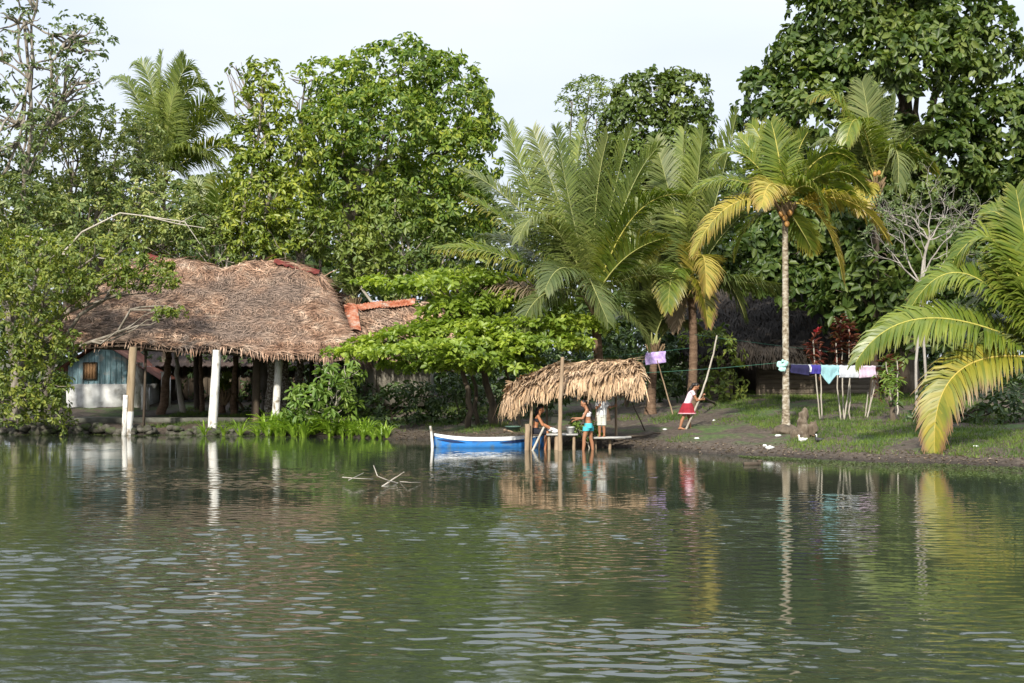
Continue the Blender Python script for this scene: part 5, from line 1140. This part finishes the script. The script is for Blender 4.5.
# --- woman wading, facing left
PY = 42.0
def W_(px, py, dy=0., Y0=PY): return P(px, py, Y0 + dy)
J = dict(head=W_(583.8, 403.6), neck=W_(586.3, 408.6), chest=W_(587.6, 414), waist=W_(588.2, 420), hip=W_(588.5, 425.5), shL=W_(586.6, 411, -.17), shR=W_(587.6, 410.8, .17), elL=W_(582.5, 418.5, -.2), elR=W_(583.5, 418, .2),
         waL=W_(575, 418.2, -.14), waR=W_(575.5, 420, .14), hpL=W_(586.5, 428, -.09), hpR=W_(590, 428, .09), knL=W_(584, 439, -.1), knR=W_(591, 439, .12), anL=W_(583, 453, -.08), anR=W_(593, 453, .14))
t, rt, fw, up, J = person('woman in a white bikini top and turquoise shorts wading, facing left', wpt(587, PY, -.4), J, np.array([-1, -.45, -.05]), hair=[W_(587, 401, .02), W_(589.5, 406, .03), W_(590.6, 413, .02), W_(590.5, 418, 0)])
tq = fab('turquoise_shorts', (.08, .50, .56)); mb = MB()
mb_ax = (Y_u, X_)
loft(mb, [(J['waist'] * .45 + J['hip'] * .55, .155, .112, *mb_ax), (J['hip'], .18, .125, *mb_ax), (J['hip'] - Z_ * .07, .185, .125, *mb_ax)])
for s in 'LR': a = J['hp' + s]; k = a + (J['kn' + s] - a) * .26; loft(mb, [(a + Z_ * .05, .10, .112, *mb_ax), (a - Z_ * .03, .10, .112, *mb_ax), (k, .094, .10, *mb_ax)])
mb.build('shorts', tq, t, smooth=True)
mb = MB(); c = J['chest'] - Z_ * .015; loft(mb, [(c - Z_ * .055, .165, .098, *mb_ax), (c, .172, .106, *mb_ax), (c + Z_ * .055, .168, .10, *mb_ax)]); mb.ell(c - X_ * .085 - Y_u * .07, (.05, .06, .06), 10); mb.ell(c - X_ * .085 + Y_u * .07, (.05, .06, .06), 10)
for s in (-1, 1): mb.tube([c + Y_u * s * .09 - X_ * .08 + Z_ * .04, J['neck'] + Y_u * s * .085 - Z_ * .02, c + Y_u * s * .09 + X_ * .1 + Z_ * .04], .012, 6)
mb.build('bikini_top', fab('white_top', (.80, .78, .77)), t, smooth=True)

# --- woman sitting by the canoe, leaning to the right
SYp = 42.5
V_ = lambda px, py, dy=0.: P(px, py, SYp + dy)
J = dict(head=V_(541, 409.5), neck=V_(539.2, 414.5), chest=V_(537.2, 419), waist=V_(535.4, 425.5), hip=V_(534.6, 430.5), shL=V_(538, 416.2, .17), shR=V_(538.2, 416.5, -.17), elL=V_(543, 424, .2), elR=V_(542.5, 425, -.2), waL=V_(549.5, 427, .08), waR=V_(549, 428.3, -.08),
         hpL=V_(535, 432, .09), hpR=V_(535, 432, -.09), knL=V_(548, 431.5, .14), knR=V_(547, 432.5, -.14), anL=V_(546, 449, .12), anR=V_(545, 450, -.12))
sk2 = skin_m('tan_skin', (.44, .19, .09))
t, rt, fw, up, J = person('woman with dark hair sitting under the left end of the thatch, bending over washing', V_(536, 440), J, np.array([1, -.35, -.35]), skin=sk2, hair=[V_(538.5, 408), V_(536.8, 411.5), V_(536.5, 415, .03)], footdir=(1, -.1, 0))
dk = fab('dark_cloth', (.02, .022, .03)); mb = MB()
for s in 'LR': loft(mb, [(J['hp' + s] - X_ * .1, .11, .11, Y_u, Z_), (J['hp' + s] * .5 + J['kn' + s] * .5, .105, .10, Y_u, Z_), (J['kn' + s] - X_ * .02, .085, .08, Y_u, Z_)])
loft(mb, [(J['hip'] - Z_ * .09, .19, .13, Y_u, X_), (J['hip'], .195, .135, Y_u, X_), (J['waist'] * .6 + J['hip'] * .4, .165, .11, Y_u, X_)]); mb.build('skirt', dk, t, smooth=True)
mb = MB(); c = J['chest'] - Z_ * .03; loft(mb, [(c - Z_ * .05, .162, .10, Y_u, X_), (c, .168, .108, Y_u, X_), (c + Z_ * .05, .165, .10, Y_u, X_)]); mb.build('bikini_top', dk, t, smooth=True)
seat = thing('wash_bench', 'low plank bench in the shallows that the sitting woman uses', 'bench', V_(534, 440)); zs = J['hip'][2] - .13
mb = MB(); mb.box((J['hip'][0] - .03, SYp, zs), (.42, .6, .05)); mb.build('seat', dark_wood, seat)
for dx_ in (-.16, .14): 
    for dy_ in (-.24, .24): pole(seat, (J['hip'][0] + dx_, SYp + dy_, -.5), (J['hip'][0] + dx_, SYp + dy_, zs - .02), .03, dark_wood, 'leg')
wc_ = MB(); q = V_(551.5, 429.5); wc_.ell(q, (.12, .11, .06), 12, jit=.14); wc_.ell(q + [.1, 0, -.05], (.1, .1, .07), 10, jit=.14); tag(remesh(wc_, 'wet_cloth', fab('wash_white', (.74, .74, .76)), None, .012, 2), 'white wet cloth in the hands of the sitting woman', 'cloth')

# --- child in white on the jetty
CYp = 42.5
K_ = lambda px, py, dy=0.: P(px, py, CYp + dy)
J = dict(head=K_(601.8, 396.6), neck=K_(602, 401.3), chest=K_(602, 405.5), waist=K_(601.8, 411), hip=K_(601.5, 415.5), shL=K_(597.6, 403, -.03), shR=K_(606.3, 403, .03), elL=K_(596.5, 408.5, -.16), elR=K_(610, 407.6, -.05), waL=K_(599, 406.2, -.24), waR=K_(615, 405.8, .5),
         hpL=K_(599.6, 417.5), hpR=K_(603.6, 417.5), knL=K_(599.4, 426.5, -.02), knR=K_(603.8, 426.5, .0), anL=K_(599.6, 435.2, .0), anR=K_(604.2, 435.0, .03))
t, rt, fw, up, J = person('child in a white shirt and pale shorts standing under the thatch, holding a pole', K_(602, 437), J, np.array([-.25, -1, 0]), sc=.84, hair=[K_(602, 395, .05), K_(602, 397, .06)], footdir=(-.3, -1, 0), pn=np.array([0, -1., 0]))
ws = fab('white_shirt', (.80, .80, .80)); mb = MB(); ax_ = (X_, Y_u)
loft(mb, [(J['hip'] + Z_ * .02, .155, .105, *ax_), (J['waist'], .148, .10, *ax_), (J['chest'], .16, .105, *ax_), (J['chest'] + Z_ * .06, .158, .09, *ax_), (J['neck'] - Z_ * .005, .07, .06, *ax_)])
for s in 'LR': a, b_ = J['sh' + s], J['el' + s]; d_ = nz(b_ - a); u_ = nz(np.cross(d_, Y_u)); v_ = np.cross(d_, u_); loft(mb, [(a - d_ * .05, .062, .062, u_, v_), (a + (b_ - a) * .75, .062, .062, u_, v_)])
mb.build('shirt', ws, t, smooth=True)
mb = MB(); loft(mb, [(J['waist'] * .35 + J['hip'] * .65, .142, .098, *ax_), (J['hip'] - Z_ * .05, .155, .10, *ax_)])
for s in 'LR': a, b_ = J['hp' + s], J['kn' + s]; loft(mb, [(a + Z_ * .06, .084, .092, *ax_), (a, .084, .092, *ax_), (a + (b_ - a) * .85, .075, .078, *ax_)])
mb.build('shorts', fab('pale_shorts', (.62, .62, .55)), t, smooth=True)

# --- girl with the long pole
gp = hit(685.5, 429); GY = float(gp[1])
N_ = lambda px, py, dy=0.: P(px, py, GY + dy)
J = dict(head=N_(696.3, 386.5), neck=N_(693, 390.6), chest=N_(690.8, 395), waist=N_(688, 401.5), hip=N_(686.3, 406.5), shL=N_(691.8, 391.8, .15), shR=N_(692.5, 392.5, -.16), elL=N_(697, 400, .15), elR=N_(697, 400.5, -.16), waL=N_(701.5, 396, .05), waR=N_(701, 399.5, -.09),
         hpL=N_(686, 409, .08), hpR=N_(686.5, 409, -.08), knL=N_(689.5, 418.2, .1), knR=N_(683.2, 418, -.1), anL=N_(690.2, 427.6, .1), anR=N_(680.2, 427.4, -.1))
t, rt, fw, up, J = person('girl in a pale pink top and dark red skirt leaning on a long pole', gp, J, np.array([1, -.15, -.35]), sc=.95, hair=[N_(693.5, 384.5, .02), N_(691, 388, .03), N_(688.3, 393, .05), N_(686.8, 397.5, .05)], footdir=(1, -.2, -.05), pn=np.array([1., 0, 0]))
spine = nz(J['chest'] - J['hip']); fr = np.cross(Y_u, spine); mb = MB(); ax_ = (Y_u, fr)
loft(mb, [(J['hip'] + spine * .02, .165, .125, *ax_), (J['waist'], .15, .105, *ax_), (J['chest'], .17, .112, *ax_), (J['chest'] + spine * .09, .165, .085, *ax_), (J['neck'] - spine * .01, .075, .065, *ax_)])
for s in 'LR': a, b_ = J['sh' + s], J['el' + s]; d_ = nz(b_ - a); u_ = nz(np.cross(d_, Y_u)); v_ = np.cross(d_, u_); loft(mb, [(a - d_ * .06, .066, .066, u_, v_), (a + (b_ - a) * .3, .062, .062, u_, v_)])
mb.build('top', fab('pink_top', (.82, .62, .70)), t, smooth=True)
red = fab('dark_red_skirt', (.30, .022, .035)); mb = MB(); n = 44; th = np.linspace(0, 2 * np.pi, n + 1); rows = []
for f_ in np.linspace(0, 1, 9):
    c = J['waist'] * .7 + J['hip'] * .3 + np.array([-.015, 0, -.34]) * f_; r0 = .155 + .15 * f_ ** .8
    rows.append([c + Y_u * r0 * math.cos(a) * (1 + .06 * f_ * math.sin(a * 9)) + X_ * (r0 * .92) * math.sin(a) * (1 + .06 * f_ * math.sin(a * 9)) for a in th])
mb.grid(rows); sk = mb.build('skirt', red, t, smooth=True)
mb = MB(); mb.grid([[p + (p - np.mean(r_, 0)) * .012 for p in r_] for r_ in ([list(.75 * np.array(rows[-2]) + .25 * np.array(rows[-1])), rows[-1]])]); mb.build('hem_band', fab('pink_hem', (.66, .34, .38)), sk, smooth=True)
lpA, lpB = N_(686, 429.5, -.12), N_(717, 335.5, -.02); mb = MB(); pth = limb_path(lpA, lpB, rs2, 16, .006); pth[:, 0] += .13 * np.sin(np.linspace(0, math.pi, 16)) 
mb.tube(pth, np.linspace(.036, .024, 16), 8); tag(mb.build('long_pole', pale_wood, smooth=True), 'long pale pole held slanting by the girl in the red skirt', 'pole')
